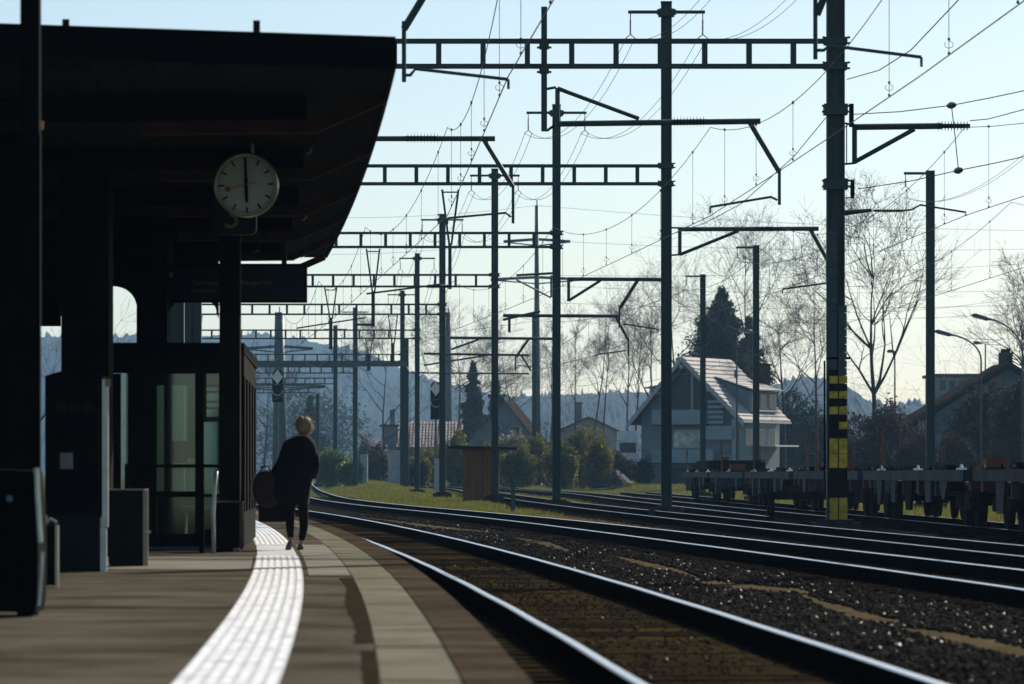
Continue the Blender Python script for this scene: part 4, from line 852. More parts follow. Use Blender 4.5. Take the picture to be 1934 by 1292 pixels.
xp = lambda px: (px-CX)/s1; zp = lambda py: ZC+(HY-py)/s1
quadbox((fl, fy), (fr, fy), .08, zp(705), zt-.02, 'header', 'dark')
for a_, c_ in ((212, 228), (242, 284), (284, 296), (369, 385), (414, 424)): quadbox((xp(a_), fy), (xp(c_), fy), .09, .19, zp(706), 'frame_post', 'dark')
quadbox((xp(296), fy), (xp(369), fy), .05, .19, zp(1008), 'kick_panel', 'dark'); quadbox((xp(296), fy), (xp(369), fy), .05, zp(937), zp(928), 'transom', 'dark'); quadbox((xp(385), fy), (xp(414), fy), .05, zp(797), zp(787), 'transom', 'timber')
for i, py in enumerate((727, 738, 757, 769)[::1]): quadbox((xp(389), fy), (xp(414), fy), .03, zp(py+4), zp(py), 'glazing_bar', 'timber')
quadbox((xp(385), fy), (xp(390), fy), .03, zp(787), zp(706), 'glazing_bar', 'timber'); quadbox((xp(385), fy), (xp(414), fy), .05, .19, zp(1000), 'kick_panel', 'dark')
for a_, c_, u0, u1 in ((228, 242, 1008, 706), (296, 369, 928, 706), (296, 369, 1008, 938), (385, 414, 926, 798), (390, 414, 786, 706), (385, 414, 1000, 936)): quadbox((xp(a_), fy-.01), (xp(c_), fy-.01), .012, zp(u0), zp(u1), 'pane', 'glass')
quadbox((fr+.0, fy+.05), (brx, by), .07, .19, .60, 'side_wall', 'dark')
quadbox((fr, fy+.05), (brx, by), .07, zt-.30, zt-.03, 'side_header', 'dark')
for k in range(5):
    f0 = k/4*.93; a_ = Vector((fr, fy+.05, 0)).lerp(Vector((brx, by, 0)), f0); c_ = Vector((fr, fy+.05, 0)).lerp(Vector((brx, by, 0)), f0+.07); quadbox(a_, c_, .09, .60, zt-.30, 'side_post', 'dark')
# back wall has a wide window, benches and posters inside
quadbox((bl, by), (brx, by), .08, .19, .75, 'rear_wall', 'dark'); quadbox((bl, by), (brx, by), .08, zt-.25, zt-.03, 'rear_header', 'dark')
L_ = brx-bl
for f0, f1 in ((0, .08), (.30, .36), (.96, 1)): quadbox((bl+L_*f0, by), (bl+L_*f1, by), .10, .75, zt-.25, 'rear_post', 'dark')
quadbox((bl, by-.02), (brx, by-.02), .012, .75, zt-.25, 'pane', 'glass')
x0 = xp(306)+.0; b = MB(); b.bx(x0-.1, x0+.12, fy+2.4, fy+2.46, ZC+.15, ZC+.42); b.build('poster', M['orange'], t)
b = MB(); b.bx(xp(300), xp(420)-.1, fy+3.4, fy+3.8, .58, .64); b.bx(xp(305), xp(308), fy+3.4, fy+3.8, .19, .58); b.bx(xp(390), xp(393), fy+3.4, fy+3.8, .19, .58); b.build('bench', M['timber'], t)
b = MB(); b.bx(xp(330), xp(350), fy+2.0, fy+2.05, ZC+.2, ZC+1.1); b.build('notice_panel', M['redbrown'], t)
# ---------------------------------------------------------------- person
s = 159.; FY = F/s
def Q(px, py, dy=0): p = P(px, py, s); return Vector((p.x, FY+dy, p.z))
t = thing('person', Q(560, 1039), 'person in a long flared black coat walking away along the white guide lines, head tilted', 'person')
def skin(name, chains, mats, sub=2, par=t):
    vs = []; es = []; rs = []; key = {}
    for ch in chains:
        prev = None
        for p, r_ in ch:
            k = tuple(round(c, 4) for c in p)
            if k not in key: key[k] = len(vs); vs.append(p); rs.append(r_)
            if prev is not None: es.append((prev, key[k]))
            prev = key[k]
    me = bpy.data.meshes.new(name); o_ = Vector(par['_o']); me.from_pydata([Vector(v)-o_ for v in vs], es, []); ob = bpy.data.objects.new(name, me); COL.objects.link(ob)
    ob.modifiers.new('skin', 'SKIN'); me.skin_vertices[0].data
    for i, r_ in enumerate(rs):
        sv = me.skin_vertices[0].data[i]; sv.radius = r_ if isinstance(r_, tuple) else (r_, r_); sv.use_root = (i == 0)
    sb = ob.modifiers.new('sub', 'SUBSURF'); sb.levels = sub; sb.render_levels = sub
    dg = bpy.context.evaluated_depsgraph_get(); m2 = bpy.data.meshes.new_from_object(ob.evaluated_get(dg)); bpy.data.objects.remove(ob)
    m2.materials.clear(); m2.materials.append(mats); m2.polygons.foreach_set('use_smooth', [True]*len(m2.polygons)); o2 = bpy.data.objects.new(name, m2); COL.objects.link(o2); o2.parent = par; o2['_o'] = tuple(o_); return o2
pel = Q(559, 925); chest = Q(564, 862); neck = Q(572, 832, .02); ls, rsx = Q(541, 846, .0), Q(592, 851, .02)
chains = [[(pel, (.15, .11)), (Q(561, 893), (.125, .10)), (chest, (.155, .11)), (Q(568, 842, .01), (.11, .08)), (neck, .052), (Q(574, 819, .02), .058), (Q(575, 806, .03), .085), (Q(575, 796, .03), .07)],
          [(chest, (.155, .11)), (ls, .058), (Q(533, 875, .0), .046), (Q(512, 900, .04), .036), (Q(500, 912, .05), .028), (Q(496, 920, .05), .022)],
          [(chest, (.155, .11)), (rsx, .056), (Q(597, 880, -.02), .044), (Q(588, 903, .20), .034), (Q(580, 896, .30), .026)],
          [(pel, (.15, .11)), (Q(551, 935), .06), (Q(547.5, 968, .03), .038), (Q(548, 996, -.06), .036), (Q(550.5, 1020, -.16), .026), (Q(547, 1029, -.20), .03), (Q(545, 1036, -.12), .026)],
          [(pel, (.15, .11)), (Q(569, 935), .06), (Q(573, 968, .06), .040), (Q(573.5, 996, .08), .038), (Q(568.5, 1026, .04), .028), (Q(567, 1036, .06), .03), (Q(566, 1038, .16), .025)]]
body = skin('body', chains, M['skin'])
# stockings / trousers, shoes
skin('trousers', [[(Q(551, 925), .09), (Q(548.5, 950, .01), .07), (Q(547.5, 972, .03), .060), (Q(548, 996, -.06), .054), (Q(550.5, 1019, -.155), .034)]], M['coat']); skin('trousers', [[(Q(569, 925), .09), (Q(572, 950, .03), .072), (Q(573, 972, .06), .062), (Q(573.5, 996, .08), .056), (Q(568.5, 1024, .04), .037)]], M['coat'])
skin('shoe', [[(Q(551.5, 1021, -.20), .034), (Q(548, 1031, -.20), .041), (Q(545, 1036, -.12), .037), (Q(543.5, 1039, -.0), .026)]], M['shoe']); skin('shoe', [[(Q(568, 1028, .02), .037), (Q(567, 1034, .04), .043), (Q(566, 1036.5, .14), .038), (Q(565.5, 1037.5, .22), .026)]], M['shoe'])
# coat: lofted oval rings from collar to hem, blown open on one side
rings = [(824, 563, 582, .055), (829, 548, 588, .09), (834, 538, 592, .115), (842, 534, 596, .13), (854, 531, 598, .14), (868, 530, 597.5, .14), (882, 527, 595, .14), (896, 521, 591, .15), (910, 516, 588, .165), (924, 513, 586, .18), (936, 513, 585, .18), (946, 519, 583, .175), (954, 530, 581, .165)]
b = MB(); n = 28; vs = []
for i, (py, x0, x1, dpt) in enumerate(rings):
    cx_ = (x0+x1)/2; hw = (x1-x0)/2
    for k in range(n):
        a = 2*math.pi*k/n; f = 1+(.05*math.sin(a*7+i*.5)*max(.15, (i-4)/6)); vs.append(Q(cx_+hw*math.cos(a)*f, py+2.2*math.sin(a*3+1)*max(0, (i-8)/4), math.sin(a)*dpt*f))
fs = [(i*n+k, i*n+(k+1) % n, (i+1)*n+(k+1) % n, (i+1)*n+k) for i in range(len(rings)-1) for k in range(n)]
b.add(vs, fs); cobj = b.build('coat', M['coat'], t, True)
so_ = cobj.modifiers.new('sol', 'SOLIDIFY'); so_.thickness = .012; sb = cobj.modifiers.new('sub', 'SUBSURF'); sb.levels = 1; sb.render_levels = 1
skin('sleeve', [[(Q(541, 846, .0), .072), (Q(533, 872, .0), .062), (Q(514, 898, .04), .052), (Q(503, 909, .05), .048)]], M['coat']); skin('sleeve', [[(Q(591, 851, .02), .068), (Q(596.5, 879, -.02), .058), (Q(588, 903, .18), .048)]], M['coat']); skin('sleeve_cuff', [[(Q(588, 903, .18), .05), (Q(583, 900, .23), .046)]], M['coat'], 1)
skin('collar', [[(Q(572, 836, .01), .078), (Q(572, 829, .015), .07), (Q(573, 825, .02), .062)]], M['coat'])
# hands with five fingers each
def handm(o, dr, side):
    dr = Vector(dr).normalized(); sv = dr.cross(Vector((0, 1, 0))).normalized(); ch = []
    palm = o+dr*.05; ch.append([(o, .026), (palm, .034)])
    hnd = skin('hand', ch, M['skin'], 1)
    for k, ln in enumerate((.062, .072, .068, .052)):
        b0 = o+dr*.06+sv*(k-1.5)*.019; p1 = b0+dr*ln*.55; p2 = p1+dr*ln*.3+Vector((0, side*.02, -.012)); f = skin('finger', [[(b0, .0095), (p1, .0085), (p2, .007)]], M['skin'], 1); 
        f.parent = hnd; f.location = (0, 0, 0)
    b0 = o+dr*.02-sv*.03; f = skin('thumb', [[(b0, .011), (b0+dr*.03-sv*.018, .0095), (b0+dr*.055-sv*.02, .008)]], M['skin'], 1); f.parent = hnd
handm(Q(499, 914, .05), (-.35, 0, -1), 1); handm(Q(582, 899, .24), (-.4, .5, .3), 1)
# hair gathered in a loose knot, ears
hr = random.Random(4); b = MB(); c0 = Q(574, 804, .0)
vs = []; nn = 16; mm = 10
for i in range(mm+1):
    th = math.pi*i/mm
    for k in range(nn):
        a = 2*math.pi*k/nn; rr = 1+.05*math.sin(a*5+i)+hr.uniform(-.03, .03); vs.append(c0+Vector((math.sin(th)*math.cos(a)*.103*rr, math.sin(th)*math.sin(a)*.115*rr, math.cos(th)*.112*rr+.004)))
b.add(vs, [(i*nn+k, i*nn+(k+1) % nn, (i+1)*nn+(k+1) % nn, (i+1)*nn+k) for i in range(mm) for k in range(nn)]); hair = b.build('hair', M['hair'], t, True)
b = MB()
for k in range(420):
    a = hr.uniform(0, 6.28); th = abs(hr.gauss(0, 1.0)); d_ = Vector((math.sin(th)*math.cos(a), math.sin(th)*math.sin(a), math.cos(th))); p = c0+Vector((d_.x*.10, d_.y*.11, d_.z*.108)); e = p+d_*hr.uniform(.008, .03)+Vector((hr.uniform(-.03, .03), hr.uniform(-.02, .02), hr.uniform(-.03, .01)))
    b.tube([p, (p+e)/2+d_*.006, e], [.0028, .002, .0008], 3, False)
st2 = b.build('loose_strands', M['hair'], hair); st2['kind'] = 'stuff'
skin('hair_knot', [[(Q(571, 793, -.07), .035), (Q(569, 790, -.095), .042), (Q(574, 789, -.09), .03)]], M['hair'])
for px in (559.5, 591): skin('ear', [[(Q(px, 806, .03), (.012, .02)), (Q(px, 811, .035), (.010, .014))]], M['skin'], 1)
# bag carried at the side
tb = thing('handbag', Q(505, 985), 'big rounded brown shoulder bag with backlit tan edge hanging at the side of the person', 'bag')
prof = [(482, 896), (494, 887), (508, 886), (518, 892), (526, 903), (530, 925), (528, 950), (515, 962), (495, 960), (483, 950), (477, 935), (475, 915)]
b = MB(); c0 = Q(503, 925, .02); vs = []; k = len(prof); lay = [(-.12, .55), (-.10, .85), (-.04, 1), (.04, 1), (.10, .85), (.12, .55)]
for dy, f in lay: vs += [Q(503+(px-503)*f, 925+(py-925)*f, .02+dy) for px, py in prof]
b.add(vs, [(i*k+j, i*k+(j+1) % k, (i+1)*k+(j+1) % k, (i+1)*k+j) for i in range(5) for j in range(k)]+[tuple(range(k))[::-1], tuple(5*k+j for j in range(k))]); o = b.build('bag_body', M['bag'], tb, True); sb = o.modifiers.new('s', 'SUBSURF'); sb.levels = 2; sb.render_levels = 2
b = MB(); b.tube([Q(px, py, -.02) for px, py in ((484, 893), (478, 905), (475, 920), (476, 935), (480, 948))], [.012, .022, .026, .022, .010], 6); b.build('edge_trim', M['trim'], tb, True)  # tan tube colours in the glow of light through the fur edge
b = MB(); b.tube([Q(512, 892, .0), Q(506, 880, 0), Q(498, 881, 0), Q(490, 893, 0)], .009, 6); b.tube([Q(495, 883, -.02), Q(493, 880, -.02)], .014, 6); b.build('strap', M['coat'], tb, True)
tc_ = thing('suitcase', Q(513, 987), 'small black rectangular case carried below the brown bag', 'case')
b = MB(); a = Q(488, 950, .0); c = Q(541, 986, .0); b.bx(a.x, c.x, a.y-.02, a.y+.16, c.z, a.z); o = b.build('case_body', M['coat'], tc_); bv = o.modifiers.new('b', 'BEVEL'); bv.width = .02; bv.segments = 3
b = MB(); b.tube([Q(505, 950, .07), Q(507, 944, .07), Q(520, 944, .07), Q(522, 950, .07)], .008, 6); b.build('handle', M['coat'], tc_, True)
# ---------------------------------------------------------------- wooden hut, cabinets, small trackside things
s = 41.4; a = P(874, 848, s); c = P(941, 848, s); y = a.y
t = thing('wooden_hut', ((a.x+c.x)/2, y, -.3), 'small orange-brown plank hut with a flat overhanging roof between the tracks', 'hut')
n = 9; w_ = (c.x-a.x)/n; r = random.Random(2)
for k in range(n):
    b = MB(); b.bx(a.x+k*w_+.006, a.x+(k+1)*w_-.006, y-r.uniform(.0, .012), y+.03, -.36, a.z); b.build('plank', M['wood'], t)
for k in range(8):
    b = MB(); b.bx(c.x+.0, c.x+.03, y+.04+k*.18, y+.04+k*.18+.172, -.36, a.z); b.build('plank', M['wood'], t)
b = MB(); b.bx(a.x+.02, c.x-.002, y+.035, y+1.6, -.4, a.z-.01); b.build('core', M['timber'], t)
b = MB(); e0 = P(846, 841, s); e1 = P(976, 845, s); b.prism([(0, 0), (e1.x-e0.x, -.06), (e1.x-e0.x, .05), (.3, .14), (0, .10)], (e0.x, y-.5, a.z+.02), (1, 0, 0), (0, 0, 1), (0, 1, 0), 2.6); b.build('roof', M['roofing'], t)
b = MB(); q = P(0, 878, s); b.bx(c.x-.75, c.x-.70, y-.03, y-.013, -.2, a.z-.1); b.build('door_strip', M['timber'], t)
def post(name, px, ptop, s, wpx, lab, cat, m, zb=None, dep=None, grp=None, cap=False):
    p = P(px, ptop, s); z0 = float(GZ(p.x, p.y))-.05 if zb is None else zb; w_ = wpx/s; t = thing(name, (p.x, p.y, z0), lab, cat, grp)
    b = MB(); b.bx(p.x-w_/2, p.x+w_/2, p.y, p.y+(dep or w_), z0, p.z-(.05 if cap else 0)); b.build('body', M[m], t)
    if cap: b = MB(); b.bx(p.x-w_/2-.03, p.x+w_/2+.03, p.y-.03, p.y+(dep or w_)+.03, p.z-.05, p.z); b.build('lid', M[m], t)
    return t, p, w_, z0
t, p, w_, z0 = post('marker_post', 968.5, 912, 58, 8, 'short grey-green marker post with a pointed top in the dry grass', 'marker post', 'tealplate', -.3)
b = MB(); b.prism([(-w_*.6, 0), (w_*.6, 0), (0, .09)], (p.x, p.y, p.z), (1, 0, 0), (0, 0, 1), (0, 1, 0), w_); b.build('cap', M['tealplate'], t)
for args in ((750, 850, 22, 34, 'large grey trackside cabinet, left half of the cabinet pair'), (771, 862, 22, 16, 'small grey trackside cabinet beside the large one'), (687, 858, 22, 14, 'narrow upright grey cabinet beside the slim dark mast'), (827, 866, 26, 14, 'slim grey cabinet right beside the square-footed mast')):
    px, py, s, wpx, lb = args; t, p, w_, z0 = post('trackside_cabinet', px, py, s, wpx, lb, 'cabinet', 'cabinet', None, .8, 'grey trackside cabinets', True)
    b = MB(); b.bx(p.x-w_/2+.06, p.x-.01, p.y-.02, p.y-.002, z0+.25, p.z-.15); b.build('door', M['cabinet'], t); b = MB(); b.bx(p.x+.01, p.x+w_/2-.06, p.y-.02, p.y-.002, z0+.25, p.z-.15); b.build('door', M['cabinet'], t)
s = 21.5; a = P(1024, 794, s); c = P(1039.5, 813, s); t = thing('speed_sign', ((a.x+c.x)/2, a.y, .2), 'small white square sign with dark figures on a thin post above the bushes', 'sign')
b = MB(); b.bx(a.x, c.x, a.y, a.y+.04, c.z, a.z); b.build('plate', M['signwhite'], t); b = MB(); b.tube([((a.x+c.x)/2, a.y+.08, -.1), ((a.x+c.x)/2, a.y+.08, c.z+.3)], .05, 6); b.build('post', M['steel2'], t)
text('70', ((a.x+c.x)/2-.03, a.y-.01, c.z+.44), .42, M['black'], t, 'figures', 'CENTER'); text('5', (a.x+.2, a.y-.01, c.z+.08), .38, M['black'], t, 'figures', 'CENTER')
# ---------------------------------------------------------------- foliage tools
def segs_mesh(name, A_, m, parent, sides=3, **kw):
    A_ = np.array(A_, float); n = len(A_); p0, p1, r0, r1 = A_[:, :3], A_[:, 3:6], A_[:, 6], A_[:, 7]; d = p1-p0; L = np.linalg.norm(d, axis=1, keepdims=True); d /= np.maximum(L, 1e-6)
    u = np.cross(d, np.where(np.abs(d[:, 2:3]) > .9, [[1., 0, 0]], [[0, 0, 1.]])); u /= np.linalg.norm(u, axis=1, keepdims=True); v = np.cross(d, u)
    co = np.zeros((n, 2*sides, 3))
    for k in range(sides):
        a = 2*math.pi*k/sides; o = u*math.cos(a)+v*math.sin(a); co[:, k] = p0+o*r0[:, None]; co[:, sides+k] = p1+o*r1[:, None]
    f = np.array([(k, (k+1) % sides, sides+(k+1) % sides, sides+k) for k in range(sides)]); idx = (f[None]+(np.arange(n)*2*sides)[:, None, None]).ravel()
    return fastmesh(name, co.reshape(-1, 3), 4, idx, m, parent, **kw)
def branch(A_, p, d, L, r, lev, rd, up, wob, kids, rmin, ratio=.62, ang=(25, 55)):
    n = 5 if lev > 2 else 4 if lev > 1 else 2; q = p.copy(); rmin = rmin*(.92 if lev > 1 else .75); pts_ = [q.copy()]; dd_ = d.copy()
    for i in range(n):
        dd_ = dd_+np.array([rd.gauss(0, wob), rd.gauss(0, wob), rd.gauss(0, wob)+up]); dd_ /= np.linalg.norm(dd_); q2 = q+dd_*L/n
        ra = r*(1-i/n*.75); rb = r*(1-(i+1)/n*.75); A_.append((*q, *q2, max(ra, rmin), max(rb, rmin*.8))); q = q2; pts_.append((q.copy(), dd_.copy(), max(rb, rmin)))
    if lev <= 0: return
    for k in range(kids[min(lev, len(kids)-1)]):
        i = min(n-1, int(rd.uniform(.25, 1)*n)); bp, bd, br = pts_[i+1] if i+1 < len(pts_) else pts_[-1]
        a = R(rd.uniform(*ang)); ax = np.array([rd.gauss(0, 1), rd.gauss(0, 1), rd.gauss(0, .6)]); ax -= bd*ax.dot(bd); ax /= np.linalg.norm(ax)
        nd = bd*math.cos(a)+ax*math.sin(a); branch(A_, bp.copy(), nd, L*ratio*rd.uniform(.75, 1.15), br*.80, lev-1, rd, up, wob, kids, rmin, ratio, ang)
def bare_tree(px, pbase_s, ptop, lab, seed, trunk_f=.45, r=.22, kids=(0, 3, 4, 5, 6), lev=4, spread=(25, 55), m='bark', lean=0, up=.05, z0=None, rmin=.014, nmain=6, grp='bare trees behind the railway', ratio=.62, blen=.42):
    s = pbase_s; x = (px-CX)/s; y = F/s; zb = float(GZ(x, y))-.1 if z0 is None else z0; H = ZC+(HY-ptop)/s-zb; rd = random.Random(seed)
    t = thing('bare_tree', (x, y, zb), lab, 'tree', grp); tr = []; q = np.array([x, y, zb]); n = 9; d = np.array([lean, 0, 1.]); nodes = []
    for i in range(n):
        d = d+np.array([rd.gauss(0, .04), rd.gauss(0, .04), .05]); d /= np.linalg.norm(d); q2 = q+d*H*.86/n; ra = r*(1-.88*i/n); rb = r*(1-.88*(i+1)/n); tr.append((*q, *q2, ra, rb)); q = q2; nodes.append((q.copy(), d.copy(), rb, (i+1)/n))
    segs_mesh('trunk', tr, M[m], t, 7); br = []
    for k in range(nmain):
        f = trunk_f+(1-trunk_f)*(k+.5)/nmain+rd.uniform(-.04, .04); i = min(n-1, max(0, int(f*n))); bp, bd, rb, ff = nodes[i]; a = R(rd.uniform(*spread)); az = rd.uniform(0, 6.28) if k % 2 else rd.choice((0, math.pi))+rd.uniform(-.7, .7)
        nd = np.array([math.sin(a)*math.cos(az), math.sin(a)*math.sin(az), math.cos(a)])
        branch(br, bp.copy(), nd, H*blen*(1.15-ff*.75)*rd.uniform(.8, 1.15), max(rb*.8, r*.24), lev, rd, up, .12, kids, rmin, ratio)
    branch(br, nodes[-1][0].copy(), nodes[-1][1].copy(), H*.16, nodes[-1][2], max(1, lev-1), rd, up, .1, kids, rmin)
    segs_mesh('crown', br, M[m], t, 3); return t
def leafcloud(blobs, n, size, m, name, parent, flat=.0, shell=.55):
    P_ = []; tot = sum(b_[3]*b_[4]*b_[5] for b_ in blobs)
    for cx_, cy_, cz_, rx, ry, rz in blobs:
        k = max(30, int(n*rx*ry*rz/tot)); v = RNG.normal(size=(k, 3)); v /= np.linalg.norm(v, axis=1, keepdims=True); rr = RNG.uniform(shell**3, 1, k)**(1/3)
        lump = 1+.16*np.sin(v[:, 0]*5+cx_)+.14*np.sin(v[:, 2]*6+cy_+1)+.12*np.sin(v[:, 1]*7+v[:, 0]*4); v = v*(rr*lump)[:, None]*np.array([rx, ry, rz])+np.array([cx_, cy_, cz_])
        P_.append(v[v[:, 2] > cz_-rz*.98])
    v = np.concatenate(P_); n = len(v); a = RNG.normal(size=(n, 3)); a /= np.linalg.norm(a, axis=1, keepdims=True); b_ = np.cross(a, RNG.normal(size=(n, 3))); b_ /= np.linalg.norm(b_, axis=1, keepdims=True)
    sz = size*RNG.uniform(.5, 1.3, (n, 1)); co = np.stack([v-a*sz, v-b_*sz*.55, v+a*sz, v+b_*sz*.55], 1).reshape(-1, 3)
    return fastmesh(name, co, 4, np.arange(4*n), m, parent)
def bush(px, ptop, s, wpx, lab, m='olive', n=5000, size=.09, pbot=None, grp='bushes along the railway', extra=None, seed=1, cat='bush', name='bush', twigs=True):
    x = (px-CX)/s; y = F/s; zb = float(GZ(x, y)); H = ZC+(HY-ptop)/s-zb; w_ = wpx/s/2; rd = random.Random(seed+int(px)); t = thing(name, (x, y, zb), lab, cat, grp); bl = []
    for k in range(9): u = rd.uniform(-.68, .68); hz_ = H*rd.uniform(.22, .46)*(1-.3*abs(u)); bl.append((x+u*w_, y+rd.uniform(-.5, .5)*w_*.6, zb+rd.uniform(.25, .62)*H*(1-.35*abs(u)), w_*rd.uniform(.24, .42), w_*.4, hz_))
    bl.append((x, y, zb+H*.42, w_*.8, w_*.6, H*.42))
    leafcloud(bl, n, size, M[m], 'foliage', t)
    if extra: leafcloud([(a_, b_, c_+H*.06, d_*1.02, e_, f_*1.02) for a_, b_, c_, d_, e_, f_ in bl[:5]], int(n*.35), size*.7, M[extra], 'blossom', t, shell=.9)
    if twigs:
        A_ = []
        for k in range(16): d = np.array([rd.gauss(0, .45), rd.gauss(0, .4), 1.]); d /= np.linalg.norm(d); branch(A_, np.array([x+rd.uniform(-.5, .5)*w_, y+rd.uniform(-.3, .3)*w_, zb]), d, H*rd.uniform(.7, 1.02), .03, 2, rd, .02, .14, (0, 3, 3), .009)
        segs_mesh('stems', A_, M['bark'], t, 3)
    return t
def conifer(px, ptop, pbot, s, wpx, lab, seed=1, dens=1, lev=24, zb=None):
    x = (px-CX)/s; y = F/s; z0 = float(GZ(x, y)) if zb is None else zb; zt_ = ZC+(HY-ptop)/s; H = zt_-z0; w_ = wpx/s/2; rd = random.Random(seed); t = thing('conifer', (x, y, z0), lab, 'conifer tree', 'dark conifers')
    b = MB(); b.tube([(x, y, z0), (x, y, zt_-.3)], [.25, .03], 8); b.build('trunk', M['bark'], t); V = []; A_ = []
    for i in range(lev):
        f = (i+.3)/lev; z = z0+H*.12+H*.88*f; ln = w_*min(1, (1-f)*1.25)**.9*(.8+.3*rd.random())+.2; nb = int(9+9*(1-f))
        for k in range(nb):
            a = rd.uniform(0, 6.28); l = ln*rd.uniform(.4, 1.3); dr = np.array([math.cos(a), math.sin(a), rd.uniform(-.15, .35)]); p0 = np.array([x, y, z]); p1 = p0+dr*l+np.array([0, 0, rd.uniform(-.15, .2)])
            A_.append((*p0, *p1, .04, .012)); m_ = int(60*dens*l)+8; u = RNG.uniform(.12, 1.05, m_)[:, None]; q = p0+(p1-p0)*u+RNG.normal(0, 1, (m_, 3))*np.array([.16, .16, .30])*(1.2-u*.5)*max(.6, l*.5); V.append(q)
    segs_mesh('limbs', A_, M['bark'], t, 3)
    v = np.concatenate(V); n = len(v); a = RNG.normal(size=(n, 3)); a[:, 2] -= .3; a /= np.linalg.norm(a, axis=1, keepdims=True); b_ = np.cross(a, RNG.normal(size=(n, 3))); b_ /= np.linalg.norm(b_, axis=1, keepdims=True); sz = RNG.uniform(.12, .30, (n, 1))
    co = np.stack([v-a*sz, v-b_*sz*.35, v+a*sz, v+b_*sz*.35], 1).reshape(-1, 3); fastmesh('crown', co, 4, np.arange(4*n), M['pine'], t); return t
# ---------------------------------------------------------------- chalet
phi = R(26); s = 23.; O = Vector(((1287-CX)/s, F/s, 0)); ux = Vector((math.cos(phi), -math.sin(phi), 0)); uv = Vector((math.sin(phi), math.cos(phi), 0))
t = thing('chalet', (O.x, O.y, 0), 'large pale chalet with steep tiled roof, side dormer and balconies behind the flat wagons', 'house')
t_ch = t
def H3(u, v, z): return O+ux*u+uv*v+UP*z
def hx(name, m, u0, u1, v0, v1, z0, z1, par=None, ti=None):
    b = MB(); vs = [H3(u, v, z) for z in (z0, z1) for u, v in ((u0, v0), (u1, v0), (u1, v1), (u0, v1))]; b.add(vs, [(0,3,2,1), (4,5,6,7), (0,1,5,4), (1,2,6,5), (2,3,7,6), (3,0,4,7)]); return b.build(name, M[m], par or t)
PK = 10.7; kl = (PK-5.3)/4.84; kr = (PK-5.44)/5.46; LN = 10.2
rl = lambda u: PK-(kr*u if u > 0 else -kl*u)
def roofplane(sgn, v0, v1, ue, name, m, th=.16, courses=0, du=0):
    k = kr if sgn > 0 else kl; par = t
    b = MB(); vs = []
    for u in (0, sgn*ue):
        for v in (v0, v1):
            for dz in (0, -th): vs.append(H3(u, v, PK-k*abs(u)+dz))
    b.add(vs, [(0,2,6,4), (1,5,7,3), (0,4,5,1), (2,3,7,6), (4,6,7,5), (0,1,3,2)]); o = b.build(name, M['timber'], t)
    for i in range(courses):
        a = ue*i/courses; c = ue*(i+1)/courses+.03; b = MB(); vs = []
        for u, dz in ((a, .02), (c, .15)):
            for v in (v0-.03, v1+.03): vs += [H3(sgn*u, v, PK-k*u+dz), H3(sgn*u, v, PK-k*u+.003)]
        b.add(vs, [(0,2,6,4), (1,5,7,3), (0,4,5,1), (2,3,7,6), (4,6,7,5), (0,1,3,2)])
        # ribs that read as single tiles along the course
        b.build('tile_course', M[m], o)
    return o
roofplane(1, 0, LN, 5.46, 'roof', 'tile', courses=15); roofplane(-1, 0, LN, 4.84, 'roof', 'tile', courses=14)
for sg, ue, k in ((1, 5.5, kr), (-1, 4.9, kl)):
    b = MB(); vs = []
    for u in (0, sg*ue):
        for v in (-.06, .02):
            for dz in (.0, -.42): vs.append(H3(u, v, PK-k*abs(u)+dz))
    b.add(vs, [(0,2,6,4), (1,5,7,3), (0,4,5,1), (2,3,7,6), (4,6,7,5), (0,1,3,2)]); b.build('barge_board', M['whitewood'], t)
b = MB(); b.bar(H3(5.5, 0, 5.35), H3(5.5, LN, 5.35), .14, .14); b.bar(H3(-4.9, 0, 5.2), H3(-4.9, LN, 5.2), .14, .14); b.build('gutter', M['alu'], t)
b = MB(); v_ = 1.1
poly = [(-4.1, -.4), (4.7, -.4), (4.7, rl(4.7)-.2), (0, PK-.25), (-4.1, rl(-4.1)-.2)]
vs = [H3(u, v_, z) for u, z in poly]+[H3(u, LN-.5, z) for u, z in poly]; b.add(vs, [(4,3,2,1,0), (5,6,7,8,9)]+[(i, (i+1) % 5, 5+(i+1) % 5, 5+i) for i in range(5)]); b.build('wall', M['plaster'], t)
b = MB(); poly = [(-2.3, 6.3), (3.4, 6.3), (2.6, rl(2.6)-.5), (0, PK-.7), (-2.2, rl(-2.2)-.55)]; vs = [H3(u, v_-.03, z) for u, z in poly]+[H3(u, v_-.004, z) for u, z in poly]; b.add(vs, [(4,3,2,1,0), (5,6,7,8,9)]+[(i, (i+1) % 5, 5+(i+1) % 5, 5+i) for i in range(5)]); gb = b.build('gable_glazing', M['glassd'], t)
hx('mullion', 'whitewood', .42, .58, v_-.09, v_-.032, 6.3, rl(.6)-.6, gb); hx('mullion', 'timber', -1.2, -1.1, v_-.08, v_-.032, 6.3, rl(-1.2)-.6, gb); hx('mullion', 'timber', 1.9, 2.0, v_-.08, v_-.032, 6.3, rl(2.0)-.6, gb)
hx('balcony', 'plaster2', -2.6, 2.0, -.15, 0, 5.15, 6.35); hx('balcony_floor', 'timber', -2.6, 2.0, 0, 1.09, 5.05, 5.2)
hx('balcony', 'plaster2', 2.1, 4.8, -.1, .05, 3.9, 5.0); hx('balcony', 'plaster2', -2.6, 2.9, -.2, -.05, 2.0, 3.1); hx('balcony_floor', 'timber', -2.6, 2.9, -.04, 1.09, 1.9, 2.02)
for i in range(5): hx('slat', 'plaster2', 2.25, 3.6, .2, .24, 5.2+i*.42, 5.45+i*.42)
w1 = hx('window', 'whitewood', -1.2, 1.7, v_-.05, v_-.003, 3.2, 4.75); hx('pane', 'curtain', -1.1, 1.6, v_-.07, v_-.051, 3.3, 4.65, w1)
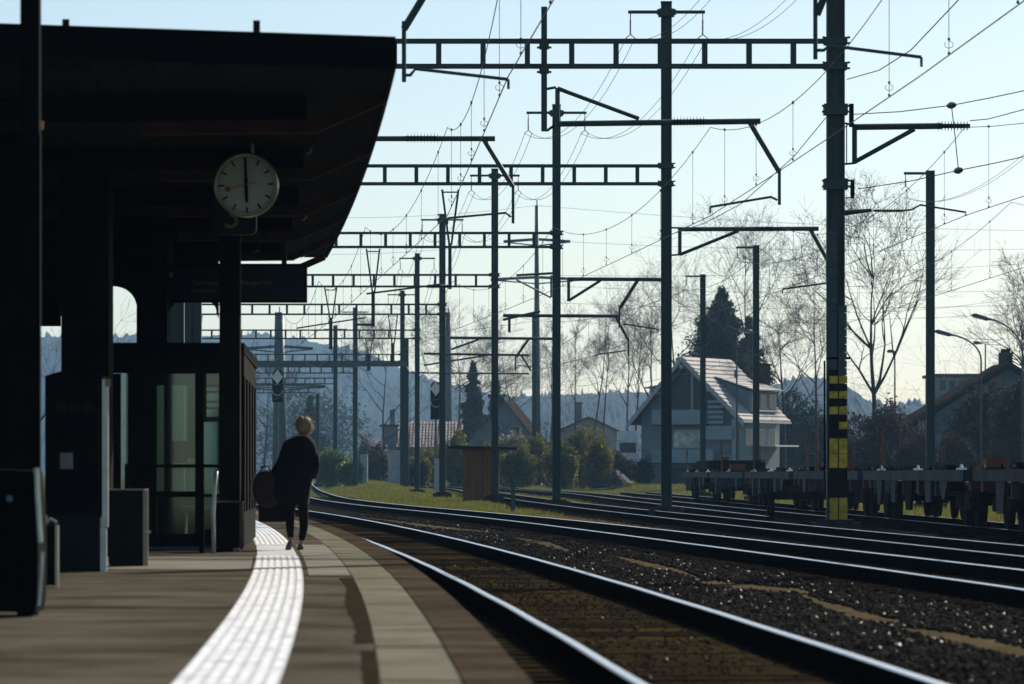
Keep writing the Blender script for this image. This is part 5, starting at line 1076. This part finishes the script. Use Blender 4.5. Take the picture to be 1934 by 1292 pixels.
w1 = hx('window', 'whitewood', 3.0, 3.9, v_-.05, v_-.003, .6, 2.6); hx('pane', 'glassd', 3.08, 3.82, v_-.07, v_-.051, .7, 2.5, w1)
w1 = hx('window', 'timber', -1.6, 1.6, v_-.05, v_-.003, -.1, 1.6); hx('pane', 'glassd', -1.5, 1.5, v_-.07, v_-.051, 0, 1.5, w1)
hx('corner_post', 'plaster2', 4.55, 4.85, -.1, .15, -.3, 5.6); hx('purlin', 'whitewood', -.15, .15, -.1, 1.0, PK-.95, PK-.65); hx('purlin', 'whitewood', 2.3, 2.55, -.1, 1.0, rl(2.4)-.55, rl(2.4)-.3); hx('purlin', 'whitewood', -2.55, -2.3, -.1, 1.0, rl(2.4)-.75, rl(2.4)-.5)
# right side wall details
for v0 in (2.2, 4.6, 7.2):
    w1 = hx('window', 'whitewood', 4.70, 4.76, v0, v0+1.5, 3.4, 4.8); hx('pane', 'glassd', 4.762, 4.775, v0+.1, v0+1.4, 3.5, 4.7, w1)
hx('awning', 'signwhite', 4.72, 6.6, 4.2, 9.3, 3.35, 3.47); hx('side_door', 'timber', 4.705, 4.74, 5.6, 6.6, 0, 2.3)
# shed dormer on the right slope
def dormer(sg, u0, u1, v0, v1, z0, z1, k):
    b = MB(); vs = [H3(sg*u0, v0, PK-k*u0-.1), H3(sg*u1, v0, PK-k*u1-.1), H3(sg*u1, v0, z1), H3(sg*u0, v1, PK-k*u0-.1), H3(sg*u1, v1, PK-k*u1-.1), H3(sg*u1, v1, z1)]
    b.add(vs, [(0,1,2), (3,5,4), (0,3,4,1), (1,4,5,2), (0,2,5,3)]); d_ = b.build('dormer', M['plaster'], t)
    for i in range(5):
        a = i/5; c = (i+1)/5+.02; zz = lambda f: (PK-k*u0+.05)+(z1+.15-(PK-k*u0+.05))*f; uu = lambda f: u0+(u1+.45-u0)*f; b = MB(); vs = []
        for f, dz in ((a, 0), (c, .05)):
            for v in (v0-.3, v1+.3): vs += [H3(sg*uu(f), v, zz(f)+dz), H3(sg*uu(f), v, zz(f)-.06)]
        b.add(vs, [(0,2,6,4), (1,5,7,3), (0,4,5,1), (2,3,7,6), (4,6,7,5), (0,1,3,2)]); b.build('tile_course', M['tile'], d_)
    return d_
d_ = dormer(1, 1.62, 4.77, 3.0, 8.9, 0, 7.9, kr)
for v0 in (3.4, 5.3, 7.2): hx('pane', 'glassd', 4.775, 4.80, v0, v0+1.3, 6.45, 7.7, d_)
hx('sill', 'signwhite', 4.78, 5.05, 3.3, 8.7, 6.25, 6.36, d_)
dormer(-1, 1.9, 3.9, 2.5, 7.5, 0, 8.1, kl)
for u, v, h_ in ((1.9, 6.6, .9), (3.1, 7.6, .6)): hx('vent_pipe', 'steel2', u, u+.22, v, v+.22, rl(u+.2)-.1, rl(u)+h_)
# ---------------------------------------------------------------- other houses
def gable_house(px, ppk, peave, wl, wr, s, lab, wall, rf, depth=8, yaw=0, z0=0, courses=10, chim=None, ov=.4, win=(), name='house', roofm='timber'):
    o = Vector(((px-CX)/s, F/s, 0)); a = Vector((math.cos(yaw), -math.sin(yaw), 0)); c_ = Vector((math.sin(yaw), math.cos(yaw), 0)); t = thing(name, (o.x, o.y, z0), lab, 'house'); G = lambda u, v, z: o+a*u+c_*v+UP*z
    pk = ZC+(HY-ppk)/s; ev = ZC+(HY-peave)/s; ul = -wl/s; ur = wr/s
    b = MB(); poly = [(ul+ov, z0-.6), (ur-ov, z0-.6), (ur-ov, ev+(pk-ev)*ov/ur-.1), (0, pk-.15), (ul+ov, ev+(pk-ev)*ov/-ul-.1)]; vs = [G(u, .5, z) for u, z in poly]+[G(u, depth-.3, z) for u, z in poly]
    b.add(vs, [(4,3,2,1,0), (5,6,7,8,9)]+[(i, (i+1) % 5, 5+(i+1) % 5, 5+i) for i in range(5)]); b.build('wall', M[wall], t)
    for ue in (ul, ur):
        b = MB(); vs = []
        for u, z in ((0, pk), (ue, ev)):
            for v in (0, depth):
                for dz in (0, -.16): vs.append(G(u, v, z+dz))
        b.add(vs, [(0,2,6,4), (1,5,7,3), (0,4,5,1), (2,3,7,6), (4,6,7,5), (0,1,3,2)]); ro = b.build('roof', M[roofm], t)
        for i in range(courses):
            b = MB(); vs = []
            for f, dz in ((i/courses, .03), ((i+1)/courses+.01, .08)):
                for v in (-.03, depth+.03): vs += [G(ue*f, v, pk+(ev-pk)*f+dz), G(ue*f, v, pk+(ev-pk)*f+.004)]
            b.add(vs, [(0,2,6,4), (1,5,7,3), (0,4,5,1), (2,3,7,6), (4,6,7,5), (0,1,3,2)]); b.build('tile_course', M[rf], ro)
    if chim: u, v, w_, h_ = chim; zc_ = pk+(ev-pk)*(abs(u)/(ur if u > 0 else -ul)); b = MB(); b.box(G(u, v, zc_+h_/2-.3), (w_, w_, h_+.6), -yaw); b.build('chimney', M['concrete'], t); b = MB(); b.box(G(u, v, zc_+h_+.06), (w_*1.35, w_*1.35, .12), -yaw); b.build('chimney_cap', M['black'], t)
    for u0, u1, z0_, z1_ in win:
        b = MB(); vs = [G(u, v, z) for z in (z0_, z1_) for u, v in ((u0, .42), (u1, .42), (u1, .497), (u0, .497))]; b.add(vs, [(0,3,2,1), (4,5,6,7), (0,1,5,4), (1,2,6,5), (2,3,7,6), (3,0,4,7)]); w1 = b.build('window', M['whitewood'], t)
        b = MB(); g_ = .08; vs = [G(u, v, z) for z in (z0_+g_, z1_-g_) for u, v in ((u0+g_, .40), (u1-g_, .40), (u1-g_, .419), (u0+g_, .419))]; b.add(vs, [(0,3,2,1), (4,5,6,7), (0,1,5,4), (1,2,6,5), (2,3,7,6), (3,0,4,7)]); b.build('pane', M['glassd'], w1)
    return t
gable_house(952, 757, 838, 78, 66, 16.5, 'small grey house with a low brown gable roof behind the wooden hut', 'plaster', 'tile3', 9, R(8), .3, 8, None, .6, ((-1.6, -.4, 5.0, 6.6), (.6, 1.8, 5.0, 6.6), (-2.6, -1.4, 2.2, 3.6)))
gable_house(1112, 787, 815, 62, 60, 15.5, 'dark roofed low house with a tall chimney behind the olive bushes', 'plaster3', 'tile3', 9, 0, .3, 6, (-1.2, 3, .8, 2.2))
# long building with pale ribbed tiles facing the railway
s = 15.; t = thing('tiled_building', PG(820, s, .3), 'long building with a steep ribbed brown and white tiled roof behind the masts', 'house')
a = P(748, 795, s); c = P(906, 797, s); e = P(748, 840, s); y0 = a.y
b = MB(); b.bx(a.x+.3, c.x-.3, y0+1.0, y0+15, -.4, e.z-.35); b.build('wall', M['plaster3'], t)
b = MB(); vs = [(a.x, y0+9, a.z), (c.x, y0+9, a.z), (c.x, y0, e.z-.3), (a.x, y0, e.z-.3), (a.x, y0+16, e.z), (c.x, y0+16, e.z)]; b.add(vs, [(0,3,2,1), (0,1,5,4), (3,4,5,2), (0,4,3), (1,2,5)]); ro = b.build('roof', M['tile2'], t)
n = 26
for i in range(n):
    x0 = a.x+(c.x-a.x)*i/n; w_ = (c.x-a.x)/n
    for j in range(1):
        b = MB(); rows = 9
        for q in range(rows):
            f0 = q/rows; f1 = (q+1)/rows+.01; ya, yb = y0+9*(1-f0), y0+9*(1-f1); za, zb_ = a.z+(e.z-.3-a.z)*f0, a.z+(e.z-.3-a.z)*f1
            vs = [(x0+w_*.12, ya-.03, za+.04), (x0+w_*.66, ya-.03, za+.04), (x0+w_*.66, yb-.10, zb_+.10), (x0+w_*.12, yb-.10, zb_+.10)]; b.add(vs+[(x_, y_+.05, z_-.12) for x_, y_, z_ in vs], [(3,2,1,0), (4,5,6,7), (0,1,5,4), (1,2,6,5), (2,3,7,6), (3,0,4,7)])
        b.build('tile_rib', M['tile'], ro)
for px, pt in ((735, 772), (740, 770)):
    p = P(px, pt, s); b = MB(); b.bx(p.x-.16, p.x+.16, y0+8, y0+8.4, ZC+3, p.z); b.build('chimney', M['concrete'], t)
b = MB(); p = P(716, 802, s); q = P(752, 806, s); b.bx(p.x, q.x, y0+1, y0+6, p.z-.2, p.z); b.build('flat_roof', M['roofing'], t); b = MB(); b.bx(p.x+.4, q.x-.05, y0+1.3, y0+5.5, -.3, p.z-.2); b.build('annex_wall', M['plaster'], t)
# dark barn right of the chalet
b = MB(); b.box(H3(3.4, 9.7, 8.7), (.75, .6, 3.0), -phi); b.build('chimney', M['tile3'], t_ch); b = MB(); b.box(H3(3.4, 9.7, 10.25), (.95, .8, .12), -phi); b.build('chimney_cap', M['black'], t_ch)
# pale blue house on the far side, roof falling towards the banded mast
s = 27.; a = P(1698, 812, s); pk = P(1905, 690, s); c = P(2080, 800, s); y0 = pk.y
t = thing('pale_blue_house', (pk.x, y0, .3), 'pale blue rendered house under a long sloping roof at the picture edge', 'house')
b = MB(); o_ = Vector((a.x, y0, 0)); poly = [(.9, -.6), (c.x-a.x-.8, -.6), (c.x-a.x-.8, a.z), (pk.x-a.x, pk.z-.2), (.9, a.z+.15)]; b.prism(poly, o_, (1, 0, 0), (0, 0, 1), (0, 1, 0), 9); b.build('wall', M['bluewall'], t)
for p, q in ((a, pk), (c, pk)):
    b = MB(); vs = [(p.x, y0-.8, p.z), (q.x, y0-.8, q.z), (q.x, y0+10, q.z), (p.x, y0+10, p.z)]; b.add(vs+[(x_, y_, z_+.25) for x_, y_, z_ in vs], [(0,3,2,1), (4,5,6,7), (0,1,5,4), (1,2,6,5), (2,3,7,6), (3,0,4,7)]); b.build('roof', M['tile3'], t)
p = P(1907, 664, s); b = MB(); b.bx(p.x-.45, p.x+.45, y0+2, y0+3, pk.z-1, p.z); b.build('chimney', M['timber'], t); b = MB(); b.bx(p.x-.3, p.x+.3, y0+2.2, y0+2.8, p.z, p.z+.25); b.build('chimney_pot', M['black'], t)
b = MB(); p = P(1733, 794, s); q = P(1752, 833, s); b.bx(p.x, q.x, y0-.3, y0-.2, q.z, p.z); w1 = b.build('window', M['whitewood'], t); b = MB()
for xx in (.33, .66): b.bx(p.x+(q.x-p.x)*xx-.02, p.x+(q.x-p.x)*xx+.02, y0-.33, y0-.302, q.z, p.z)
b.bx(p.x, q.x, y0-.345, y0-.331, (p.z+q.z)/2-.02, (p.z+q.z)/2+.02); b.build('glazing_bar', M['black'], w1)
b = MB(); p = P(1736, 835, s); q = P(1752, 858, s); b.bx(p.x, q.x, y0-.25, y0-.15, q.z, p.z); b.build('parapet', M['bluewall'], t)
s = 14; a = P(1764, 706, s); c = P(1862, 760, s); t = thing('far_block', ((a.x+c.x)/2, a.y, .3), 'distant flat-roofed block standing behind the street lamps', 'building')
b = MB(); b.bx(a.x, c.x+2, a.y, a.y+12, -.4, a.z-.4); b.build('wall', M['concrete'], t); b = MB(); b.bx(a.x-.4, c.x+2.4, a.y-.4, a.y+12.4, a.z-.4, a.z); b.build('roof', M['black'], t)
for i in range(6):
    for j in range(3): x = a.x+.8+i*1.25; b = MB(); b.bx(x, x+.8, a.y-.03, a.y-.002, a.z-2.2-j*2.6, a.z-.9-j*2.6); b.build('window', M['glassd'], t)
# ---------------------------------------------------------------- trees and bushes
T = bare_tree
T(1657, 26, 462, 'big spreading bare tree between the banded mast and the mast behind the wagons', 11, .30, .26, (0, 3, 4, 4, 4), 4, (18, 46), nmain=13, rmin=.020, blen=.50, up=.07)
T(1425, 20, 452, 'tall bare tree rising behind the conifer', 12, .42, .20, (0, 3, 4, 5, 5), 4, (15, 40), nmain=9, rmin=.015, up=.08)
T(1544, 22, 520, 'slim crooked bare tree close to the banded mast', 13, .35, .17, (0, 3, 4, 4, 5), 4, (25, 60), nmain=8, rmin=.014, blen=.30)
T(1480, 21, 585, 'bushy bare tree above the dormer end of the chalet', 14, .25, .22, (0, 3, 4, 5, 5), 4, (30, 65), nmain=9, rmin=.014, blen=.40)
T(1290, 19, 520, 'bare tree standing left of the conifer', 16, .30, .2, (0, 3, 4, 4, 5), 4, (20, 50), nmain=8, rmin=.012)
T(1235, 18, 590, 'bare tree with upswept twigs behind the tall T-topped mast', 17, .30, .2, (0, 3, 4, 5, 5), 4, (25, 55), nmain=8, rmin=.015)
for px, top, sd, lb, ln, tf in ((1088, 590, 21, 'slender pale bare tree directly above the dark house chimney', -.03, .45), (1113, 570, 22, 'slender pale bare tree just right of the chimney', .0, .4), (1130, 600, 23, 'thin pale bare tree, third from the mast right of the hut', .03, .5), (1186, 540, 24, 'leaning pale bare tree with its crown under the bracket arm', -.11, .35), (1206, 585, 25, 'thin upright pale tree just outside the chalet roof', -.02, .4), (1042, 600, 26, 'thin pale tree hugging the mast right of the hut', -.04, .45)):
    T(px+(6 if ln < -.1 else 0), 17, top, lb, sd, tf, .15, (0, 3, 4, 4, 4), 4, (12, 38), 'barkf', ln, .07, rmin=.013, nmain=9, grp='slender pale trees on the skyline', blen=.24)
T(868, 15, 600, 'hazy bare tree beside the square-footed mast', 31, .3, .2, (0, 3, 4, 5, 5), 4, (20, 60), nmain=8, rmin=.018)
T(725, 15, 640, 'bare tree rising above the flat annex roof', 32, .25, .2, (0, 3, 4, 5, 5), 4, (25, 65), nmain=8, rmin=.018, blen=.5)
T(975, 14, 640, 'bare tree behind the small grey gable house', 33, .3, .2, (0, 3, 4, 5, 5), 4, (25, 55), nmain=8, rmin=.018)
T(905, 14, 650, 'bare tree directly behind the slim conifer', 34, .3, .2, (0, 3, 4, 5, 5), 4, (25, 55), nmain=8, rmin=.018)
T(1968, 30, 540, 'bare tree reaching in over the pale blue house', 35, .25, .26, (0, 3, 4, 5, 6), 4, (25, 70), nmain=9, rmin=.014, blen=.45)
T(500, 14, 700, 'hazy low bare tree beyond the far end of the platform', 36, .2, .2, (0, 3, 4, 5, 5), 4, (25, 60), nmain=8, rmin=.02)
T(60, 24, 560, 'bare tree glimpsed under the platform roof', 38, .25, .2, (0, 3, 4, 5, 5), 4, (25, 60), nmain=8, rmin=.018)
conifer(1364, 546, 700, 19, 205, 'broad dark conifer standing behind the chalet roof', 1, 1.2, 40)
conifer(1415, 600, 700, 19, 110, 'second dark conifer in front of the tall bare tree', 5, 1.1, 30)
conifer(894, 684, 800, 15.5, 50, 'slim dark conifer between two portal masts', 2, 1.6, 24); conifer(938, 716, 800, 15, 62, 'lower dark conifer behind the gable house', 3, 1.2, 18)
conifer(585, 745, 860, 13, 60, 'hazy conifer behind the person and the hedge', 4, .8, 14)
bush(625, 834, 21, 80, 'glossy green evergreen hedge shrub beside the person', 'laurel', 9000, .10, twigs=False)
bush(662, 858, 22, 60, 'glossy green evergreen shrub behind the slim dark masts', 'laurel', 5000, .09, twigs=False)
bush(712, 822, 19, 56, 'white blossoming shrub left of the grey cabinets', 'brownleaf', 4500, .12, extra='blossom'); bush(690, 810, 17, 50, 'pinkish blossoming shrub behind the narrow cabinet', 'brownleaf', 4000, .12, extra='pinkblossom')
bush(765, 812, 18, 60, 'brown leafless shrub behind the grey cabinets', 'brownleaf', 5000, .13); bush(812, 835, 20, 80, 'low brown-green shrub below the tiled roof', 'olive', 6000, .13)
bush(862, 800, 21, 86, 'olive shrub just left of the wooden hut', 'olive', 8000, .14); bush(958, 802, 20, 92, 'shrub with white blossom on top, right behind the wooden hut', 'olive', 8000, .12, extra='blossom')
bush(1018, 800, 21, 96, 'tall olive shrub under the white speed sign', 'olive', 9000, .13); bush(1098, 797, 21.5, 112, 'broadest olive shrub, on the lawn left of the chalet', 'olive', 12000, .13); bush(1060, 820, 22, 80, 'olive shrub behind the mast right of the hut', 'olive', 7000, .13)
bush(985, 826, 22, 90, 'low olive shrub between the wooden hut and the tall olive shrub', 'olive', 8000, .12); bush(1135, 815, 22.5, 70, 'olive shrub at the chalet side of the broadest shrub', 'olive', 7000, .12); bush(790, 850, 22, 60, 'low olive shrub between the two masts left of the hut', 'olive', 5000, .12)
bush(1165, 842, 22, 70, 'dark low shrub between the lawn and the chalet', 'brownleaf', 6000, .13); bush(1215, 868, 23, 50, 'dark low shrub in front of the chalet wall', 'brownleaf', 3000, .13)
bush(1660, 745, 28, 170, 'brown beech thicket with dry leaves behind the wagons', 'brownleaf', 15000, .14); bush(1735, 800, 29, 90, 'brown thicket at the foot of the mast behind the wagons', 'brownleaf', 7000, .13)
bush(1868, 690, 29, 160, 'dark brown hedge mass hiding the pale blue house', 'brownleaf', 15000, .15); bush(1935, 672, 30, 130, 'tall dark hedge mass at the very picture edge', 'brownleaf', 12000, .15); bush(1580, 800, 26, 90, 'dark thicket behind the banded mast', 'brownleaf', 6000, .13); bush(1810, 800, 30, 70, 'low brown bush before the pale blue wall', 'brownleaf', 5000, .13)
bush(575, 700, 7, 300, 'hazy wood at the foot of the hill beyond the curve', 'pine', 7000, .5, twigs=False, grp=None, cat='wood', name='distant_wood')['kind'] = 'thing'
bush(1510, 722, 19.5, 120, 'tall dark evergreen mass rising directly behind the chalet', 'pine', 16000, .16, twigs=False); bush(1550, 760, 20, 70, 'dark evergreen shrub touching the banded mast from behind', 'pine', 7000, .15, twigs=False)
# earth mound with tarpaulin
s = 22.5; p = PG(1160, s, 0); z0 = float(GZ(p.x, p.y)); t = thing('earth_mound', (p.x, p.y, z0), 'low heap of dark earth and rubble lying on the lawn', 'heap'); b = MB(); n = 18; m_ = 14; vs = []; rd = random.Random(3)
for j in range(m_+1):
    for i in range(n+1):
        u = i/n*2-1; v = j/m_*2-1; h = max(0, 1-u*u-v*v)**.6; vs.append((p.x+u*1.75, p.y+v*2.2, z0-.06+h*1.25*(.75+.25*math.sin(u*4+1))*(1+rd.uniform(-.14, .14))))
b.add(vs, [(j*(n+1)+i, j*(n+1)+i+1, (j+1)*(n+1)+i+1, (j+1)*(n+1)+i) for j in range(m_) for i in range(n)]); b.build('heap', M['soil'], t)
# parked pale van partly hidden
s = 19; p = P(1186, 820, s); z0 = .3; t = thing('parked_van', (p.x, p.y, z0), 'pale van parked beside the chalet, half hidden by shrubs', 'van')
b = MB(); b.prism([(-1.1, .4), (1.1, .4), (1.1, 1.5), (.95, p.z-z0+.3), (-.95, p.z-z0+.3), (-1.1, 1.5)], (p.x, p.y, z0), (1, 0, 0), (0, 0, 1), (0, 1, 0), 4.6); b.build('van_body', M['signwhite'], t)
b = MB(); b.bx(p.x-.8, p.x+.8, p.y-.02, p.y-.002, z0+2.9, z0+3.9); b.build('rear_window', M['glassd'], t)
for sx in (-.85, .85): b = MB(); b.lathe((p.x+sx, p.y+.8, z0+.35), [(.35, -.12), (.35, .12)], 16, 'X'); b.build('wheel', M['black'], t)
# ---------------------------------------------------------------- street lamps
def lamp(hx0, hy0, tx, ty, s, lab, arc=True, zb=.2):
    p = P(tx, ty, s); h = P(hx0, hy0, s); t = thing('street_lamp', (p.x, p.y, zb), lab, 'street lamp', 'street lamps')
    pts_ = [(p.x, p.y, zb), (p.x, p.y, p.z)]
    if arc:
        for i in range(1, 9): a = i/8*R(78); pts_.append((p.x-(p.x-h.x-1.0)*(1-math.cos(a))/(1-math.cos(R(78))), p.y, p.z+(h.z-p.z-.08)*math.sin(a)/math.sin(R(78))))
    else: pts_.append((h.x+.4, p.y, h.z))
    b = MB(); b.tube(pts_, [.09]+[.055]*(len(pts_)-1), 8); b.build('pole', M['steel2'], t, True)
    w_ = 1.05 if arc else .6; b = MB(); c = Vector(pts_[-1]); b.tube([c+Vector((.05, 0, 0)), c+Vector((-.15, 0, .02)), c+Vector((-w_*.8, 0, .20 if arc else .02)), c+Vector((-w_, 0, .22 if arc else .02))], [.06, .13, .14, .05], 8); hd = b.build('lamp_head', M['tealplate'], t, True)
    b = MB(); b.box(c+Vector((-w_*.6, 0, .05 if arc else -.08)), (w_*.6, .2, .06), 0, 0, .22 if arc else 0); b.build('diffuser', M['signwhite'], hd)
lamp(1836, 600, 1931, 668, 33, 'tallest curved street lamp, over the pale blue house'); lamp(1766, 630, 1853, 680, 31, 'curved street lamp just behind the mast beside the wagons')
lamp(1843, 648, 1861, 650, 24, 'small straight street lamp between the two curved ones', False); lamp(1680, 664, 1690, 666, 24, 'straight street lamp in front of the bare tree branches', False); lamp(1410, 626, 1391.5, 628, 24.5, 'thin straight street lamp standing before the chalet roof', False)
# ---------------------------------------------------------------- flat wagons
rw = random.Random(9)
def wagon(parent_name, label, L=19.2):
    t = thing(parent_name, (0, 0, 0), label, 'flat wagon', 'row of flat container wagons on the siding')
    b = MB(); b.bx(-1.30, -1.16, 0, L, .92, 1.14); b.build('side_sill', M['wagon'], t); b = MB(); b.bx(1.16, 1.30, 0, L, .92, 1.14); b.build('side_sill', M['wagon'], t)
    b = MB(); b.bx(-1.15, 1.15, .0, .35, .72, 1.12); b.bx(-1.15, 1.15, L-.35, L, .72, 1.12); b.build('head_stock', M['redpaint'], t); b = MB(); b.bx(-.35, .35, .36, L-.36, .62, 1.0); b.build('centre_sill', M['wagond'], t)
    for k in range(7): y = 1.6+k*(L-3.2)/6; b = MB(); b.bx(-1.15, 1.15, y-.09, y+.09, .95, 1.10); b.build('cross_member', M['wagond'], t)
    for sx in (-1, 1):
        for k in range(5):
            y = 3.6+k*(L-7.2)/4; q1 = rw.uniform(.55, .95); q2 = rw.uniform(.2, .5); q3 = rw.uniform(.35, .66); b = MB(); b.prism([(-q1, 0), (q1, 0), (q2, -q3), (-q2*.8, -q3)], (sx*1.23-.03, y+rw.uniform(-.4, .4), .915), (0, 1, 0), (0, 0, 1), (1, 0, 0), .06); b.build('side_plate', M[rw.choice(('wagon', 'wagon', 'wagond'))], t)
            b = MB(); b.bx(sx*1.2-.05, sx*1.2+.09, y-1.15, y-1.0, .60, 1.141); b.build('bracket', M['wagon'], t)
        for k in range(8):
            y = .9+k*(L-1.8)/7; b = MB(); b.bx(sx*1.22-.09, sx*1.22+.09, y-.14, y+.14, 1.142, 1.18); b.tube([(sx*1.22, y, 1.18), (sx*1.22, y, 1.25)], [.04, .02], 6); b.build('container_lock', M[rw.choice(('shiny', 'wagond', 'orange', 'wagond'))], t)
    for y in (L*.34,): b = MB(); b.bx(-1.28, -.75, y, y+.6, 1.145, 1.42); b.build('load_stop', M['orange'], t)
    b = MB(); b.tube([(-1.28, L*.6, 1.14), (-1.28, L*.6, 2.25), (-1.28, L*.6+.5, 2.25), (-1.28, L*.6+.5, 1.14)], .014, 6); b.build('hoop', M['orange'], t)
    b = MB(); b.tube([(1.28, L*.2, 1.14), (1.28, L*.2, 2.15), (1.28, L*.2+.5, 2.15), (1.28, L*.2+.5, 1.14)], .014, 6); b.build('hoop', M['orange'], t)
    for k in range(14):                 # brake gear, boxes and pipes hung under the frame
        y = rw.uniform(3.8, L-3.8); sx = rw.choice((-1, 1)); hh = rw.uniform(.1, .4); b = MB(); b.bx(sx*rw.uniform(.75, 1.1)-.1, sx*1.1+.1, y, y+rw.uniform(.2, .8), .9-hh, .9); b.build('brake_gear', M[rw.choice(('wagond', 'redbrown', 'wagon'))], t)
    for k in range(9): y = rw.uniform(.5, L-1); b = MB(); sx = rw.choice((-1, 1)); b.bx(sx*1.2-.12, sx*1.2+.10, y, y+rw.uniform(.1, .5), 1.142, 1.16+rw.uniform(.02, .12)); b.build('deck_fitting', M[rw.choice(('wagond', 'timber', 'redbrown'))], t)
    for yb in (2.1, L-2.1):
        BP = [(-1.25, .42), (-1.0, .62), (-.3, .62), (-.2, .40), (.2, .40), (.3, .62), (1.0, .62), (1.25, .42), (1.2, .34), (-1.2, .34)]
        bo = MB(); bo.bx(-.93, .93, yb-.18, yb+.18, .42, .66); bo = bo.build('bogie', M['wagond'], t)
        for x_ in (-1.05, .93): b = MB(); b.prism(BP, (x_, yb, 0), (0, 1, 0), (0, 0, 1), (1, 0, 0), .12); b.build('bogie_frame', M['wagond'], bo)
        for dy in (-.9, .9):
            for sx in (-.76, .76): b = MB(); b.lathe((sx, yb+dy, .46), [(.12, -.09), (.44, -.07), (.46, -.02), (.46, .05), (.12, .09)] if sx < 0 else [(.12, -.09), (.46, -.05), (.46, .02), (.44, .13), (.12, .09)], 20, 'X'); b.build('wheel', M['wagond'], bo)
    for y, d_ in ((0, -1), (L, 1)):
        for sx in (-.88, .88): b = MB(); b.tube([(sx, y, .98), (sx, y+d_*.5, .98)], .09, 8); b.tube([(sx, y+d_*.5, .98), (sx, y+d_*.58, .98)], .22, 14); b.build('buffer', M['wagond'], t)
    return t
def copy_tree(o, parent=None):
    c = o.copy(); COL.objects.link(c); c.parent = parent
    for ch in list(o.children): copy_tree(ch, c)
    return c
w0 = wagon('flat_wagon', 'x'); LB = ['nearest flat wagon, running out of the picture', 'flat wagon just after the nearest one', 'flat wagon standing behind the banded mast', 'flat wagon in front of the chalet dormer', 'flat wagon in front of the chalet gable', 'farthest flat wagon, beside the tall T-topped mast']
start = 62.5
for i in range(6):
    o = w0 if i == 0 else copy_tree(w0)
    a = start+i*20.6; xa, xb = float(T5(a)), float(T5(a+19.2)); an = -math.atan2(xb-xa, 19.2); o.location = (xa, a, 0.0) if i % 2 == 0 else (xb, a+19.2, 0.0); o.rotation_euler = (0, 0, an if i % 2 == 0 else an+math.pi); o['label'] = LB[i]
x = float(T4(105.5)); t = thing('buffer_stop', (x, 105.5, -.2), 'dark steel buffer stop closing the siding behind the banded mast', 'buffer stop')
b = MB(); b.bx(x-1.0, x+1.0, 105.3, 105.5, .42, .62); b.build('beam', M['wagond'], t)
for sx in (-.75, .75): b = MB(); b.bar((x+sx, 105.2, -.15), (x+sx, 105.45, .5), .12, .12); b.bar((x+sx, 107.2, -.15), (x+sx, 105.5, .5), .12, .12); b.build('brace', M['wagond'], t)
# dark load on the far wagon
a = start+5*20.6; xa = float(T5(a+5)); b = MB(); b.box((xa, a+9, 1.36), (2.3, 12, .34), .01); b.box((xa, a+9, 1.56), (2.0, 11, .10), .01); tag(b.build('load', M['wagond']), 'flat dark load resting on the farthest flat wagon', 'load')
